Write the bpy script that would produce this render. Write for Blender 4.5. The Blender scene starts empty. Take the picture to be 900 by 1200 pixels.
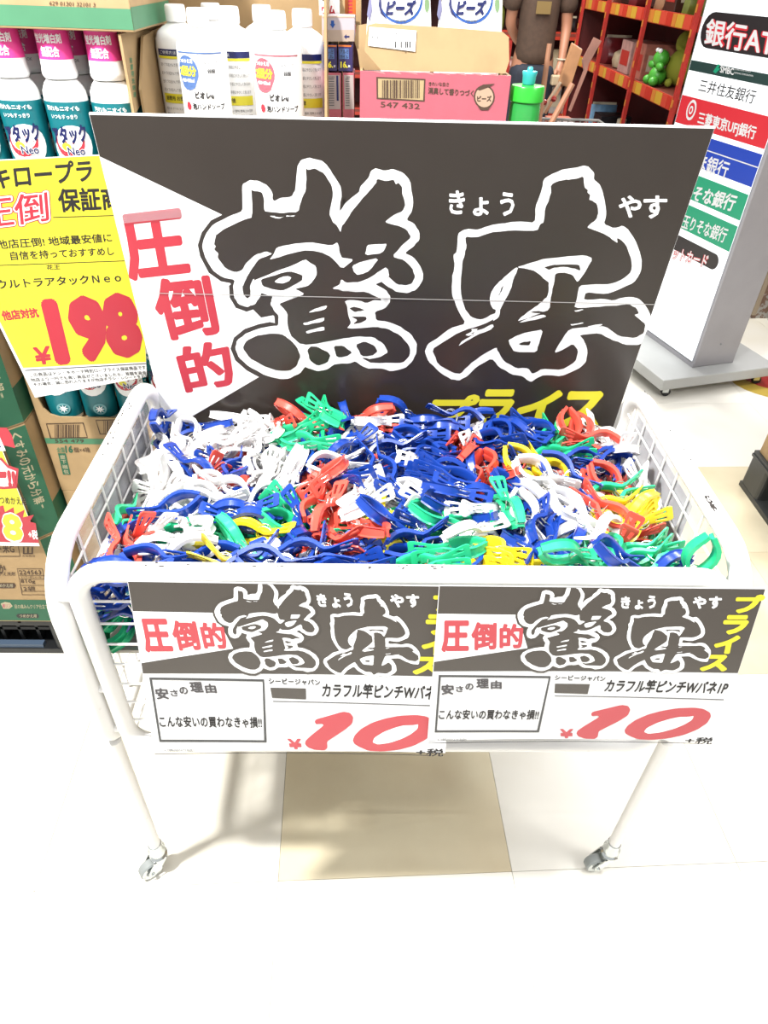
import bpy, bmesh, math, random
from mathutils import Vector, Matrix, Quaternion
from mathutils.geometry import tessellate_polygon
random.seed(11)
SC = bpy.context.scene
COL = SC.collection
R = math.radians

# ---------------------------------------------------------------- camera
CP = Vector((-.05605, -.61157, 1.43659))
YAW, PITCH, ROLL, FPX = -.040577, .679646, .038415, 794.99
FWD = Vector((-math.sin(YAW)*math.cos(PITCH), math.cos(YAW)*math.cos(PITCH), -math.sin(PITCH)))
_rt = Vector((math.cos(YAW), math.sin(YAW), 0)); _up = _rt.cross(FWD)
RT = _rt*math.cos(ROLL) + _up*math.sin(ROLL)
UP = -_rt*math.sin(ROLL) + _up*math.cos(ROLL)
cd = bpy.data.cameras.new('camera'); cam = bpy.data.objects.new('camera', cd); COL.objects.link(cam)
cam.matrix_world = Matrix(((RT.x, UP.x, -FWD.x, CP.x), (RT.y, UP.y, -FWD.y, CP.y), (RT.z, UP.z, -FWD.z, CP.z), (0, 0, 0, 1)))
cd.sensor_fit = 'VERTICAL'; cd.sensor_height = 24; cd.lens = FPX/1200*24
cd.clip_start = .02; cd.clip_end = 60
SC.camera = cam

# ---------------------------------------------------------------- world, lights, exposure
w = bpy.data.worlds.new('shop_light'); SC.world = w; w.use_nodes = True
w.node_tree.nodes['Background'].inputs[0].default_value = (.97, .98, 1, 1)
w.node_tree.nodes['Background'].inputs[1].default_value = .50
def area(loc, target, size, sy, power, color=(1, 1, 1)):
    l = bpy.data.lights.new('ceiling_light', 'AREA'); l.shape = 'RECTANGLE'; l.size = size; l.size_y = sy
    l.energy = power; l.color = color
    o = bpy.data.objects.new('ceiling_light', l); COL.objects.link(o); o.location = loc
    o.rotation_euler = (Vector(target)-Vector(loc)).to_track_quat('-Z', 'Y').to_euler()
    return o
area((-.98, -.30, 2.65), (-.3, .1, 0), .14, .14, 76, (1, .99, .97))
area((1.55, -.45, 2.2), (.35, .15, .2), .5, .3, 15)
area((.2, -.2, 2.9), (.1, .4, 0), 1.6, .2, 18)
area((1.6, 2.6, 2.9), (1.6, 2.6, 0), 1.2, .3, 52)
area((1.0, 4.4, 2.9), (1.3, 4.8, 0), .5, 1.8, 85, (1, .95, .88))
area((-.2, 1.2, 2.9), (-.3, .9, 0), 1.4, .2, 20)
SC.view_settings.view_transform = 'Standard'; SC.view_settings.look = 'None'
SC.view_settings.exposure = .62; SC.view_settings.gamma = 1; SC.view_settings.use_curve_mapping = False
GAIN = 1.95

# ---------------------------------------------------------------- projection helpers
def ray(x, y): return FWD + RT*((x-450)/FPX) - UP*((y-600)/FPX)
def at(x, y, axis, val):
    d = ray(x, y); t = (val-CP[axis])/d[axis]; return CP + d*t
def atp(x, y, o, n):
    d = ray(x, y); t = (o-CP).dot(n)/d.dot(n); return CP + d*t
def px(p):
    d = Vector(p)-CP; z = d.dot(FWD); return 450+FPX*d.dot(RT)/z, 600-FPX*d.dot(UP)/z

# ---------------------------------------------------------------- materials
def lin(c): return tuple((v/255/12.92 if v/255 < .04045 else ((v/255+.055)/1.055)**2.4) for v in c)
MATS = {}
def mat(name, rgb, rough=.5, spec=.5, metal=0, grain=0, scale=40, bump=0, rgb2=None, emit=0, alpha=1, trans=0, mix=(.4, .65), rand=0, coat=0):
    if name in MATS: return MATS[name]
    m = bpy.data.materials.new(name); m.use_nodes = True; nt = m.node_tree; b = nt.nodes['Principled BSDF']
    c = rgb if max(rgb) <= 1 else tuple(min(.86, v/GAIN) for v in lin(rgb))
    b.inputs['Base Color'].default_value = (*c, 1); b.inputs['Roughness'].default_value = rough
    b.inputs['Specular IOR Level'].default_value = spec; b.inputs['Metallic'].default_value = metal
    b.inputs['Alpha'].default_value = alpha; b.inputs['Transmission Weight'].default_value = trans
    b.inputs['Coat Weight'].default_value = coat
    if emit:
        b.inputs['Emission Color'].default_value = (*c, 1); b.inputs['Emission Strength'].default_value = emit
    if grain or bump or rgb2 or rand:
        tc = nt.nodes.new('ShaderNodeTexCoord'); n = nt.nodes.new('ShaderNodeTexNoise')
        n.inputs['Scale'].default_value = scale; n.inputs['Detail'].default_value = 6
        nt.links.new(tc.outputs['Object'], n.inputs['Vector'])
        if grain or rgb2:
            c2 = tuple(v*(1-grain) for v in c) if rgb2 is None else (rgb2 if max(rgb2) <= 1 else tuple(min(.86, v/GAIN) for v in lin(rgb2)))
            r = nt.nodes.new('ShaderNodeValToRGB'); r.color_ramp.elements[0].position = mix[0]; r.color_ramp.elements[1].position = mix[1]
            r.color_ramp.elements[0].color = (*c, 1); r.color_ramp.elements[1].color = (*c2, 1)
            nt.links.new(n.outputs[0], r.inputs[0]); nt.links.new(r.outputs[0], b.inputs['Base Color'])
        if bump:
            bp = nt.nodes.new('ShaderNodeBump'); bp.inputs['Strength'].default_value = bump; bp.inputs['Distance'].default_value = .002
            nt.links.new(n.outputs[0], bp.inputs['Height']); nt.links.new(bp.outputs[0], b.inputs['Normal'])
    MATS[name] = m; return m
WHITE_PAINT = mat('white_enamel', (.84, .83, .81), .28, rgb2=(.72, .70, .66), scale=60, mix=(.70, .78))
WIRE = mat('white_coated_wire', (.82, .81, .79), .35)
PAPER = mat('white_paper', (.82, .82, .81), .45)
BLACKP = mat('black_print', (66, 57, 51), .33, rgb2=(72, 64, 58), scale=5, mix=(.3, .7))
BLACKS = mat('black_print_with_glare', (104, 97, 90), .25, spec=.6)  # black print of the price sheets, glare painted in as a lighter tone
INK = mat('dark_ink', (52, 48, 48), .5)
GREYINK = mat('grey_ink', (120, 120, 122), .5)
REDP = mat('red_print', (236, 66, 84), .4)
REDS = mat('salmon_red_print', (246, 100, 108), .35)
YELP = mat('yellow_print', (.72, .64, .035), .4)
BROWN = mat('kraft_cardboard', (222, 186, 134), .75, grain=.10, scale=25, bump=.05)
BROWN2 = mat('kraft_cardboard_inside', (205, 170, 120), .8, grain=.14, scale=18)
BRINK = mat('brown_ink', (96, 70, 52), .6)
GREEN = mat('green_carton_print', (52, 128, 92), .6, grain=.08, scale=20)
GREEN2 = mat('light_green_print', (96, 168, 124), .6, grain=.08, scale=20)
CREAM = mat('cream_print', (232, 220, 180), .6)
PINKC = mat('pink_carton_print', (226, 116, 132), .6, grain=.06, scale=30)
PINK = mat('magenta_print', (.72, .05, .26), .35)
TEAL = mat('teal_label', (22, 140, 150), .3)
TEAL2 = mat('pale_teal_label', (130, 205, 210), .3)
WPLAS = mat('white_plastic', (.84, .84, .83), .22)
NAVY = mat('navy_print', (30, 40, 110), .4)
BLUEP = mat('blue_print', (30, 96, 190), .35)
LBLUE = mat('soft_blue_print', (104, 140, 205), .4)
ORANGE = mat('orange_print', (246, 130, 50), .4)
REDSH = mat('red_shelf_paint', (214, 52, 40), .5, grain=.2, scale=30)
DKRED = mat('dark_red_panel', (110, 22, 18), .6, grain=.3, scale=6)
BLKPL = mat('black_plastic', (44, 46, 48), .45, grain=.3, scale=30)
DKGREY = mat('dark_grey_plastic', (84, 86, 84), .4, grain=.15, scale=20)
CHROME = mat('zinc_plated_steel', (.62, .65, .64), .22, metal=.9)
RUBBER = mat('grey_rubber', (190, 196, 194), .5)
STEEL = mat('wire_spring_steel', (.75, .74, .72), .2, metal=1)
ALU = mat('brushed_grey_panel', (205, 203, 208), .38, metal=.15, grain=.05, scale=12)
ALUW = mat('pale_painted_steel', (226, 228, 226), .4, grain=.06, scale=8)

# ---------------------------------------------------------------- mesh builder
class MB:
    def __init__(s): s.v = []; s.f = []; s.m = []; s.mats = []
    def mi(s, m):
        if m not in s.mats: s.mats.append(m)
        return s.mats.index(m)
    def add(s, V, F, m):
        k = len(s.v); i = s.mi(m); s.v += [tuple(p) for p in V]
        for f in F: s.f.append(tuple(a+k for a in f)); s.m.append(i)
    def box(s, a, b, m, M=None, bev=0):
        x0, y0, z0 = a; x1, y1, z1 = b
        V = [Vector((x, y, z)) for z in (z0, z1) for y in (y0, y1) for x in (x0, x1)]
        if M: V = [M@p for p in V]
        s.add(V, [(0, 2, 3, 1), (4, 5, 7, 6), (0, 1, 5, 4), (1, 3, 7, 5), (3, 2, 6, 7), (2, 0, 4, 6)], m); return s
    def prism(s, pts, ext, m, m2=None):
        # pts: coplanar 3D polygon, ext: vector
        n = len(pts); P = [Vector(p) for p in pts]; e = Vector(ext)
        tris = tessellate_polygon([P])
        V = P+[p+e for p in P]
        nrm = Vector((0, 0, 0))
        for i in range(n): nrm += P[i].cross(P[(i+1) % n])
        flip = nrm.dot(e) > 0
        T = [tuple(t) for t in tris]
        fx = []
        for t in T:
            tn = (P[t[1]]-P[t[0]]).cross(P[t[2]]-P[t[0]])
            if tn.dot(e) > 0: t = t[::-1]
            fx.append(t); fx.append(tuple(a+n for a in t[::-1]))
        s.add(V, fx, m)
        sd = []
        for i in range(n):
            j = (i+1) % n; q = (i, j, j+n, i+n); sd.append(q if flip else q[::-1])
        k = len(s.v)-2*n; ii = s.mi(m2 or m)
        for f in sd: s.f.append(tuple(a+k for a in f)); s.m.append(ii)
        return s
    def tube(s, pts, r, m, n=10, closed=False):
        P = [Vector(p) for p in pts]; N = len(P); V = []; F = []; ref = None
        for i in range(N):
            if closed: t = P[(i+1) % N]-P[i-1]
            else: t = P[min(i+1, N-1)]-P[max(i-1, 0)]
            t.normalize()
            if ref is None:
                ref = Vector((0, 0, 1)) if abs(t.z) < .9 else Vector((1, 0, 0))
            a = (ref-t*ref.dot(t)).normalized(); ref = a; b = t.cross(a)
            rr = r[i] if isinstance(r, (list, tuple)) else r
            for k in range(n):
                an = 2*math.pi*k/n; V.append(P[i]+a*(rr*math.cos(an))+b*(rr*math.sin(an)))
        for i in range(N if closed else N-1):
            j = (i+1) % N
            for k in range(n):
                l = (k+1) % n; F.append((i*n+k, i*n+l, j*n+l, j*n+k))
        if not closed:
            F.append(tuple(range(n-1, -1, -1))); F.append(tuple((N-1)*n+k for k in range(n)))
        s.add(V, F, m); return s
    def lathe(s, prof, c, m, n=20, sx=1, sy=1, M=None):
        # prof [(r,z[,mat])]
        V = []; c = Vector(c)
        for q in prof:
            for k in range(n):
                a = 2*math.pi*k/n; p = Vector((q[0]*sx*math.cos(a), q[0]*sy*math.sin(a), q[1]))
                V.append((M@p if M else p)+c)
        K = len(s.v); s.v += [tuple(p) for p in V]
        for i in range(len(prof)-1):
            mm = s.mi(prof[i][2] if len(prof[i]) > 2 else m)
            for k in range(n):
                l = (k+1) % n; s.f.append((K+i*n+k, K+i*n+l, K+(i+1)*n+l, K+(i+1)*n+k)); s.m.append(mm)
        s.f.append(tuple(K+n-1-k for k in range(n))); s.m.append(s.mi(prof[0][2] if len(prof[0]) > 2 else m))
        s.f.append(tuple(K+(len(prof)-1)*n+k for k in range(n))); s.m.append(s.mi(prof[-1][2] if len(prof[-1]) > 2 else m))
        return s
    def build(s, name, parent=None, smooth=False, bevel=0):
        me = bpy.data.meshes.new(name)
        M = root_matrix(parent).inverted() if parent else None
        me.from_pydata([M@Vector(p) for p in s.v] if M else s.v, [], s.f)
        for m in s.mats: me.materials.append(m)
        me.polygons.foreach_set('material_index', s.m)
        if smooth: me.shade_smooth() if hasattr(me, 'shade_smooth') else None
        me.update()
        o = bpy.data.objects.new(name, me); COL.objects.link(o)
        if parent: o.parent = parent
        if smooth:
            me.set_sharp_from_angle(angle=R(38))
        if bevel:
            b = o.modifiers.new('bevel', 'BEVEL'); b.width = bevel; b.segments = 2; b.limit_method = 'ANGLE'
        return o
def root_matrix(o):
    while o.parent: o = o.parent
    return Matrix.LocRotScale(o.location, o.rotation_euler, None)
USED = {}
def thing(name, label, cat, loc, rz=0, group=None):
    o = bpy.data.objects.new(name, None); COL.objects.link(o); o.location = loc; o.rotation_euler = (0, 0, rz)
    o.empty_display_size = .02
    return tag(o, label, cat, group)
def tag(o, label, cat, group=None):
    o['label'] = label; o['category'] = cat
    if group: o['group'] = group
    return o
def struct(o): o['kind'] = 'structure'; return o
def copy_tree(o, parent=None):
    c = o.copy(); COL.objects.link(c)
    if parent: c.parent = parent
    for ch in list(o.children): copy_tree(ch, c)
    return c

# ---------------------------------------------------------------- flat print (lettering, artwork)
TXT = {}
def text_mesh(s, bold, skew=0):
    k = (s, bold)
    if k not in TXT:
        if (s, 'raw') not in TXT:
            cu = bpy.data.curves.new('t', 'FONT'); cu.body = s; cu.size = 1; cu.resolution_u = 2; cu.fill_mode = 'FRONT'
            o = bpy.data.objects.new('t', cu); COL.objects.link(o)
            dg = bpy.context.evaluated_depsgraph_get(); ev = o.evaluated_get(dg); me = ev.to_mesh()
            TXT[s, 'raw'] = ([(v.co.x, v.co.y) for v in me.vertices], [tuple(p.vertices) for p in me.polygons])
            ev.to_mesh_clear(); bpy.data.objects.remove(o); bpy.data.curves.remove(cu)
        V0, F0 = TXT[s, 'raw']; V = []; F = []
        nc = 0 if bold <= 0 else 4 if bold < .018 else 8 if bold < .035 else 16
        offs = [(0, 0)]+[(bold*math.cos(2*math.pi*(i+.5)/nc), bold*math.sin(2*math.pi*(i+.5)/nc)) for i in range(nc)]
        if bold > .05: offs += [(bold*.5*math.cos(2*math.pi*i/6), bold*.5*math.sin(2*math.pi*i/6)) for i in range(6)]
        for n, (dx, dy) in enumerate(offs):
            k0 = len(V); V += [(x+dx, y+dy, n*4e-6) for x, y in V0]; F += [tuple(a+k0 for a in f) for f in F0]
        x0 = min(v[0] for v in V); x1 = max(v[0] for v in V); y0 = min(v[1] for v in V); y1 = max(v[1] for v in V)
        TXT[k] = ([((x-x0)/max(x1-x0, 1e-6), (y-y0)/max(y1-y0, 1e-6), z) for x, y, z in V], F)
    return TXT[k]
class Print:
    """2D art on a surface. surf(u, v, off) -> point. Pixel inputs go through toplane."""
    def __init__(s, surf, toplane=None): s.surf = surf; s.tp = toplane; s.mb = MB(); s.layer = 1; s.step = .00025; s.maxe = 0
    def off(s, l): return s.step*(l if l is not None else s.layer)
    def poly(s, pts, m, l=None, pix=True):
        P = [s.tp(*p) if pix else p for p in pts]
        P3 = [Vector((p[0], p[1], 0)) for p in P]
        T = tessellate_polygon([P3]); o = s.off(l)
        F = []
        for t in T:
            a, b, c = (P3[i] for i in t)
            F.append(tuple(t) if (b-a).cross(c-a).z > 0 else tuple(t[::-1]))
        if s.maxe:
            P = [tuple(p[:2]) for p in P]; done = []
            while F:
                t = F.pop(); L = [math.dist(P[t[i]], P[t[(i+1) % 3]]) for i in range(3)]; i = L.index(max(L))
                if L[i] < s.maxe: done.append(t); continue
                a_, b_, c_ = t[i], t[(i+1) % 3], t[(i+2) % 3]; P.append(((P[a_][0]+P[b_][0])/2, (P[a_][1]+P[b_][1])/2)); n_ = len(P)-1
                F += [(a_, n_, c_), (n_, b_, c_)]
            F = done
        s.mb.add([s.surf(p[0], p[1], o) for p in P], F, m); return s
    def rect(s, x0, y0, x1, y1, m, l=None, pix=True): return s.poly([(x0, y0), (x1, y0), (x1, y1), (x0, y1)], m, l, pix)
    def frame(s, q, w, m, l=None):
        # q: four pixel corners TL,TR,BR,BL ; w: width in px
        c = (sum(p[0] for p in q)/4, sum(p[1] for p in q)/4)
        inn = []
        for p in q:
            inn.append((p[0]+(w if p[0] < c[0] else -w), p[1]+(w if p[1] < c[1] else -w)))
        for i in range(4):
            j = (i+1) % 4; s.poly([q[i], q[j], inn[j], inn[i]], m, l)
        return s
    def text(s, t, tl, tr, bl, m, bold=.0, l=None, pix=True, lean=0):
        V, F = text_mesh(t, bold)
        a, b, c = [Vector(s.tp(*p)) if pix else Vector(p) for p in (tl, tr, bl)]
        ux = b-a; uy = a-c; o = s.off(l); P = []
        for x, y, dz in V:
            q = c+ux*(x+lean*(y-.5))+uy*y; P.append(s.surf(q.x, q.y, o+dz))
        s.mb.add(P, F, m); return s
    def t(s, t, x0, y0, x1, y1, m, bold=0, l=None, pix=True, lean=0):
        return s.text(t, (x0, y0), (x1, y0), (x0, y1), m, bold, l, pix, lean)
    def build(s, name, parent): return s.mb.build(name, parent)
def plane_print(o, u, v):
    """o origin, u right, v up unit vectors"""
    o = Vector(o); u = Vector(u).normalized(); v = Vector(v).normalized(); n = u.cross(v)
    def surf(a, b, off): return o+u*a+v*b+n*off
    def tp(x, y):
        p = atp(x, y, o, n)-o; return (p.dot(u), p.dot(v))
    return Print(surf, tp)
def front_print(y): return plane_print((0, y, 0), (1, 0, 0), (0, 0, 1))
def cyl_print(c, r, sy=1):
    c = Vector(c)
    def surf(u, v, off):
        a = u/r-math.pi/2; return c+Vector(((r+off)*math.cos(a), (r+off)*math.sin(a)*sy, v))
    q = Print(surf); q.maxe = r*.3; return q
# ================================================================ SETTING
FR_ = R(2.0)
def floorpt(a, b): # tile grid coords -> world
    return Vector((.259+a*math.cos(FR_)-b*math.sin(FR_), .0+a*math.sin(FR_)+b*math.cos(FR_), 0))
m = mat('vinyl_floor_tile', (.80, .775, .70), .42, rgb2=(.74, .69, .56), scale=1.6, mix=(.46, .72), bump=.02)
nt = m.node_tree
# broad wear of the wax and a slight tone of its own for each tile
oi = nt.nodes.new('ShaderNodeObjectInfo'); hs = nt.nodes.new('ShaderNodeHueSaturation')
bn = nt.nodes['Principled BSDF']; src = bn.inputs['Base Color'].links[0].from_socket
mr = nt.nodes.new('ShaderNodeMapRange'); mr.inputs[3].default_value = .93; mr.inputs[4].default_value = 1.04
nt.links.new(oi.outputs['Random'], mr.inputs[0]); nt.links.new(mr.outputs[0], hs.inputs['Value'])
nt.links.new(src, hs.inputs['Color']); nt.links.new(hs.outputs[0], bn.inputs['Base Color'])
geo = nt.nodes.new('ShaderNodeNewGeometry')
for n_ in nt.nodes:
    if n_.type == 'TEX_NOISE': nt.links.new(geo.outputs['Position'], n_.inputs['Vector'])
mb = MB(); mb.box((-6, -3, -.05), (8, 10, -.004), mat('floor_grout', (190, 182, 166), .8))
floor = struct(mb.build('floor'))
TS = .475; g = .00045
mb = MB(); mb.box((g, g, -.004), (TS-g, TS-g, 0), m); tile0 = None
worn_shaded = mat('worn_shaded_cream_floor_tile', (.66, .59, .42), .4, rgb2=(.56, .47, .31), scale=3.2, mix=(.4, .7))  # worn cream tile, darkened further to paint in the wagon's shadow
mb2 = MB(); mb2.box((g, g, -.004), (TS-g, TS-g, 0), worn_shaded)
me1 = mb.build('tile'); me2 = mb2.build('tile')
protos = (me1.data, me2.data); bpy.data.objects.remove(me1); bpy.data.objects.remove(me2)
for i in range(-8, 8):
    for j in range(-3, 14):
        p = floorpt(i*TS, j*TS)
        worn = (i, j) in ((-1, 0), (-1, 1), (2, 1), (1, 1), (1, 2), (2, 2), (3, 2)) 
        o = bpy.data.objects.new('tile', protos[1 if worn else 0]); COL.objects.link(o); o.location = p; o.rotation_euler = (0, 0, FR_); o.parent = floor
mb = MB(); mb.box((-6, 7.2, 0), (8, 7.4, 3), DKRED); struct(mb.build('wall_back'))
mb = MB(); mb.box((3.4, -3, 0), (3.6, 7.2, 3), mat('shop_wall', (190, 170, 150), .7, grain=.1, scale=4)); struct(mb.build('wall_right'))

# ================================================================ WAGON
WG = thing('sale_wagon', 'white wire sale wagon on small casters holding the heap of clips', 'wagon', (0, .265, 0))
HX, ZT, ZB, Y0, Y1 = .45, .836, .455, .004, .526
def arc(cx, cz, r, a0, a1, n=7): return [(cx+r*math.cos(R(a0+(a1-a0)*i/n)), cz+r*math.sin(R(a0+(a1-a0)*i/n))) for i in range(n+1)]
def rrect(a0, a1, z0, z1, rt, rb):
    return arc(a1-rt, z1-rt, rt, 0, 90)+arc(a0+rt, z1-rt, rt, 90, 180)+arc(a0+rb, z0+rb, rb, 180, 270)+arc(a1-rb, z0+rb, rb, 270, 360)
for sx in (-1, 1):
    mb = MB(); mb.tube([(sx*HX, a, z) for a, z in rrect(Y0, Y1, ZB, ZT, .085, .05)], .0145, WHITE_PAINT, 14, True)
    mb.build('side_frame', WG, True)
for nm, y in (('front_frame', Y0), ('back_frame', Y1)):
    mb = MB(); mb.tube([(a, y, z) for a, z in rrect(-.418, .418, ZB+.005, ZT+(.001 if y < .1 else -.03), .045, .045)], .0135, WHITE_PAINT, 14, True)
    if y < .1:
        for sx in (-1, 1):
            for zz in (.79, .60, .50): mb.tube([(sx*.418, y, zz), (sx*.45, y, zz)], .006, WHITE_PAINT, 8)
    mb.build(nm, WG, True)
def wires(name, f, us, vs, u0, u1, v0, v1):
    mb = MB()
    for u in us: mb.tube([f(u, v0), f(u, v1)], .0019, WIRE, 6)
    for v in vs: mb.tube([f(u0, v), f(u1, v)], .0019, WIRE, 6)
    mb.build(name, WG, True)
fr = lambda a, b, n: [a+(b-a)*i/n for i in range(n+1)]
wires('front_wire_mesh', lambda u, v: (u, Y0+.002, v), fr(-.345, .345, 12), [.782, .739, .697, .654, .609, .565, .52, .48], -.418, .418, ZB, ZT)
wires('back_wire_mesh', lambda u, v: (u, Y1, v), fr(-.36, .36, 12), [.78, .739, .697, .654, .609, .565, .52], -.418, .418, ZB, ZT-.03)
for sx in (-1, 1):
    wires('side_wire_mesh', lambda u, v: (sx*(HX-.002), u, v), fr(.05, .48, 8), [.782, .739, .697, .654, .609, .565, .52], Y0, Y1, ZB, ZT)
wires('bottom_wire_mesh', lambda u, v: (u, v, ZB), fr(-.42, .42, 18), fr(.05, .48, 5), -.45, .45, Y0, Y1)
mb = MB()
mb.box((-.43, .025, .655), (.43, .495, .661), mat('false_bottom_board', (236, 228, 214), .6))
mb.build('false_bottom', WG)
mb = MB()
for x in (-.30, 0, .30):
    mb.box((x-.02, .04, ZB+.003), (x+.02, .06, .655), WHITE_PAINT); mb.box((x-.02, .46, ZB+.003), (x+.02, .48, .655), WHITE_PAINT)
mb.build('false_bottom_support', WG)
for sx in (-1, 1):
    for y in (.012, .518):
        mb = MB(); mb.tube([(sx*HX, y, ZB), (sx*HX, y, .085)], .0112, WHITE_PAINT, 12); mb.build('leg', WG, True)
        a = R(215 if sx < 0 else 190)
        M = Matrix.Translation((sx*HX, y, 0))@Matrix.Rotation(a, 4, 'Z')
        mb = MB()
        mb.lathe([(.006, .052), (.017, .052), (.0175, .060), (.014, .064), (.014, .070), (.0165, .073), (.0165, .079), (.013, .084), (.013, .100), (.0118, .101)], (sx*HX, y, 0), CHROME, 18)
        for s2 in (-1, 1):
            P = [M@Vector(q) for q in ((-.012, s2*.0125, .056), (.014, s2*.0125, .056), (.030, s2*.0125, .030), (.030, s2*.0125, .018), (.018, s2*.0125, .016), (.002, s2*.0125, .034))]
            mb.prism(P, M.to_3x3()@Vector((0, s2*.0018, 0)), CHROME)
        mb.prism([M@Vector(q) for q in ((-.012, -.0143, .056), (.014, -.0143, .056), (.014, .0143, .056), (-.012, .0143, .056))], (0, 0, -.002), CHROME)
        mb.tube([M@Vector((.022, -.017, .023)), M@Vector((.022, .017, .023))], .0035, CHROME, 8)
        c = mb.build('caster', WG, True)
        mb = MB(); Mw = M.to_3x3().to_4x4()@Matrix.Rotation(R(90), 4, 'X')
        mb.lathe([(.006, -.009), (.012, -.009, CHROME), (.020, -.0095), (.0225, -.007), (.0228, .007), (.020, .0095), (.012, .009), (.006, .009)], M@Vector((.022, 0, .0232)), RUBBER, 22, M=Mw)
        wo = mb.build('wheel', c, True)
film = mat('clear_film', (.75, .76, .78), .12, alpha=.2, spec=.8, bump=.5, scale=12)
ghost = mat('faded_paper', (.40, .40, .43), .5, rgb2=(.56, .56, .58), scale=22, mix=(.45, .6))
for sx, y0, y1 in ((-1, .10, .49), (1, .14, .50)):
    mb = MB(); mb.box((sx*.4515-.0003, y0, .60), (sx*.4515+.0003, y1, .815), film); mb.build('plastic_sleeve', WG)
    mb = MB(); mb.box((sx*.4530-.0003, y0+.06, .61), (sx*.4530+.0003, y1-.03, .80), ghost)
    mb.build('paper_insert', WG)
# worn marks and a torn label on the rim tubes
scuff = mat('scuff_mark', (.05, .04, .035), .7)
def scuffs(spots):
    mb = MB()
    for (c, d, n_, k, ln, wd) in spots:
        for i in range(k):
            c2 = Vector(c)+Vector(d)*random.uniform(-1, 1)*ln; up = Vector(n_).normalized(); sd = up.cross(Vector(d)).normalized()
            c2 += sd*random.uniform(-1, 1)*wd
            a = random.uniform(.0008, .004); b = random.uniform(.0004, .0014)
            P = [c2+Vector(d)*a*math.cos(t)*random.uniform(.6, 1.2)+sd*b*math.sin(t)*random.uniform(.6, 1.2) for t in [k2*math.pi/3 for k2 in range(6)]]
            mb.prism(P, up*.0007, scuff)
    mb.build('scuff_mark', WG)['kind'] = 'stuff'
scuffs([((-.449, .36, .8503), (0, 1, 0), (0, 0, 1), 34, .12, .005), ((.444, .145, .8493), (0, 1, 0), (0, 0, 1), 60, .016, .0045), ((.449, .36, .8503), (0, 1, 0), (0, 0, 1), 9, .12, .005),
        ((.005, -.0085, .8365), (1, 0, 0), (0, -1, .4), 0, .02, .003), ((.0, .004, .8503), (1, 0, 0), (0, 0, 1), 16, .05, .003), ((-.25, .004, .8503), (1, 0, 0), (0, 0, 1), 12, .16, .004)])

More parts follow.
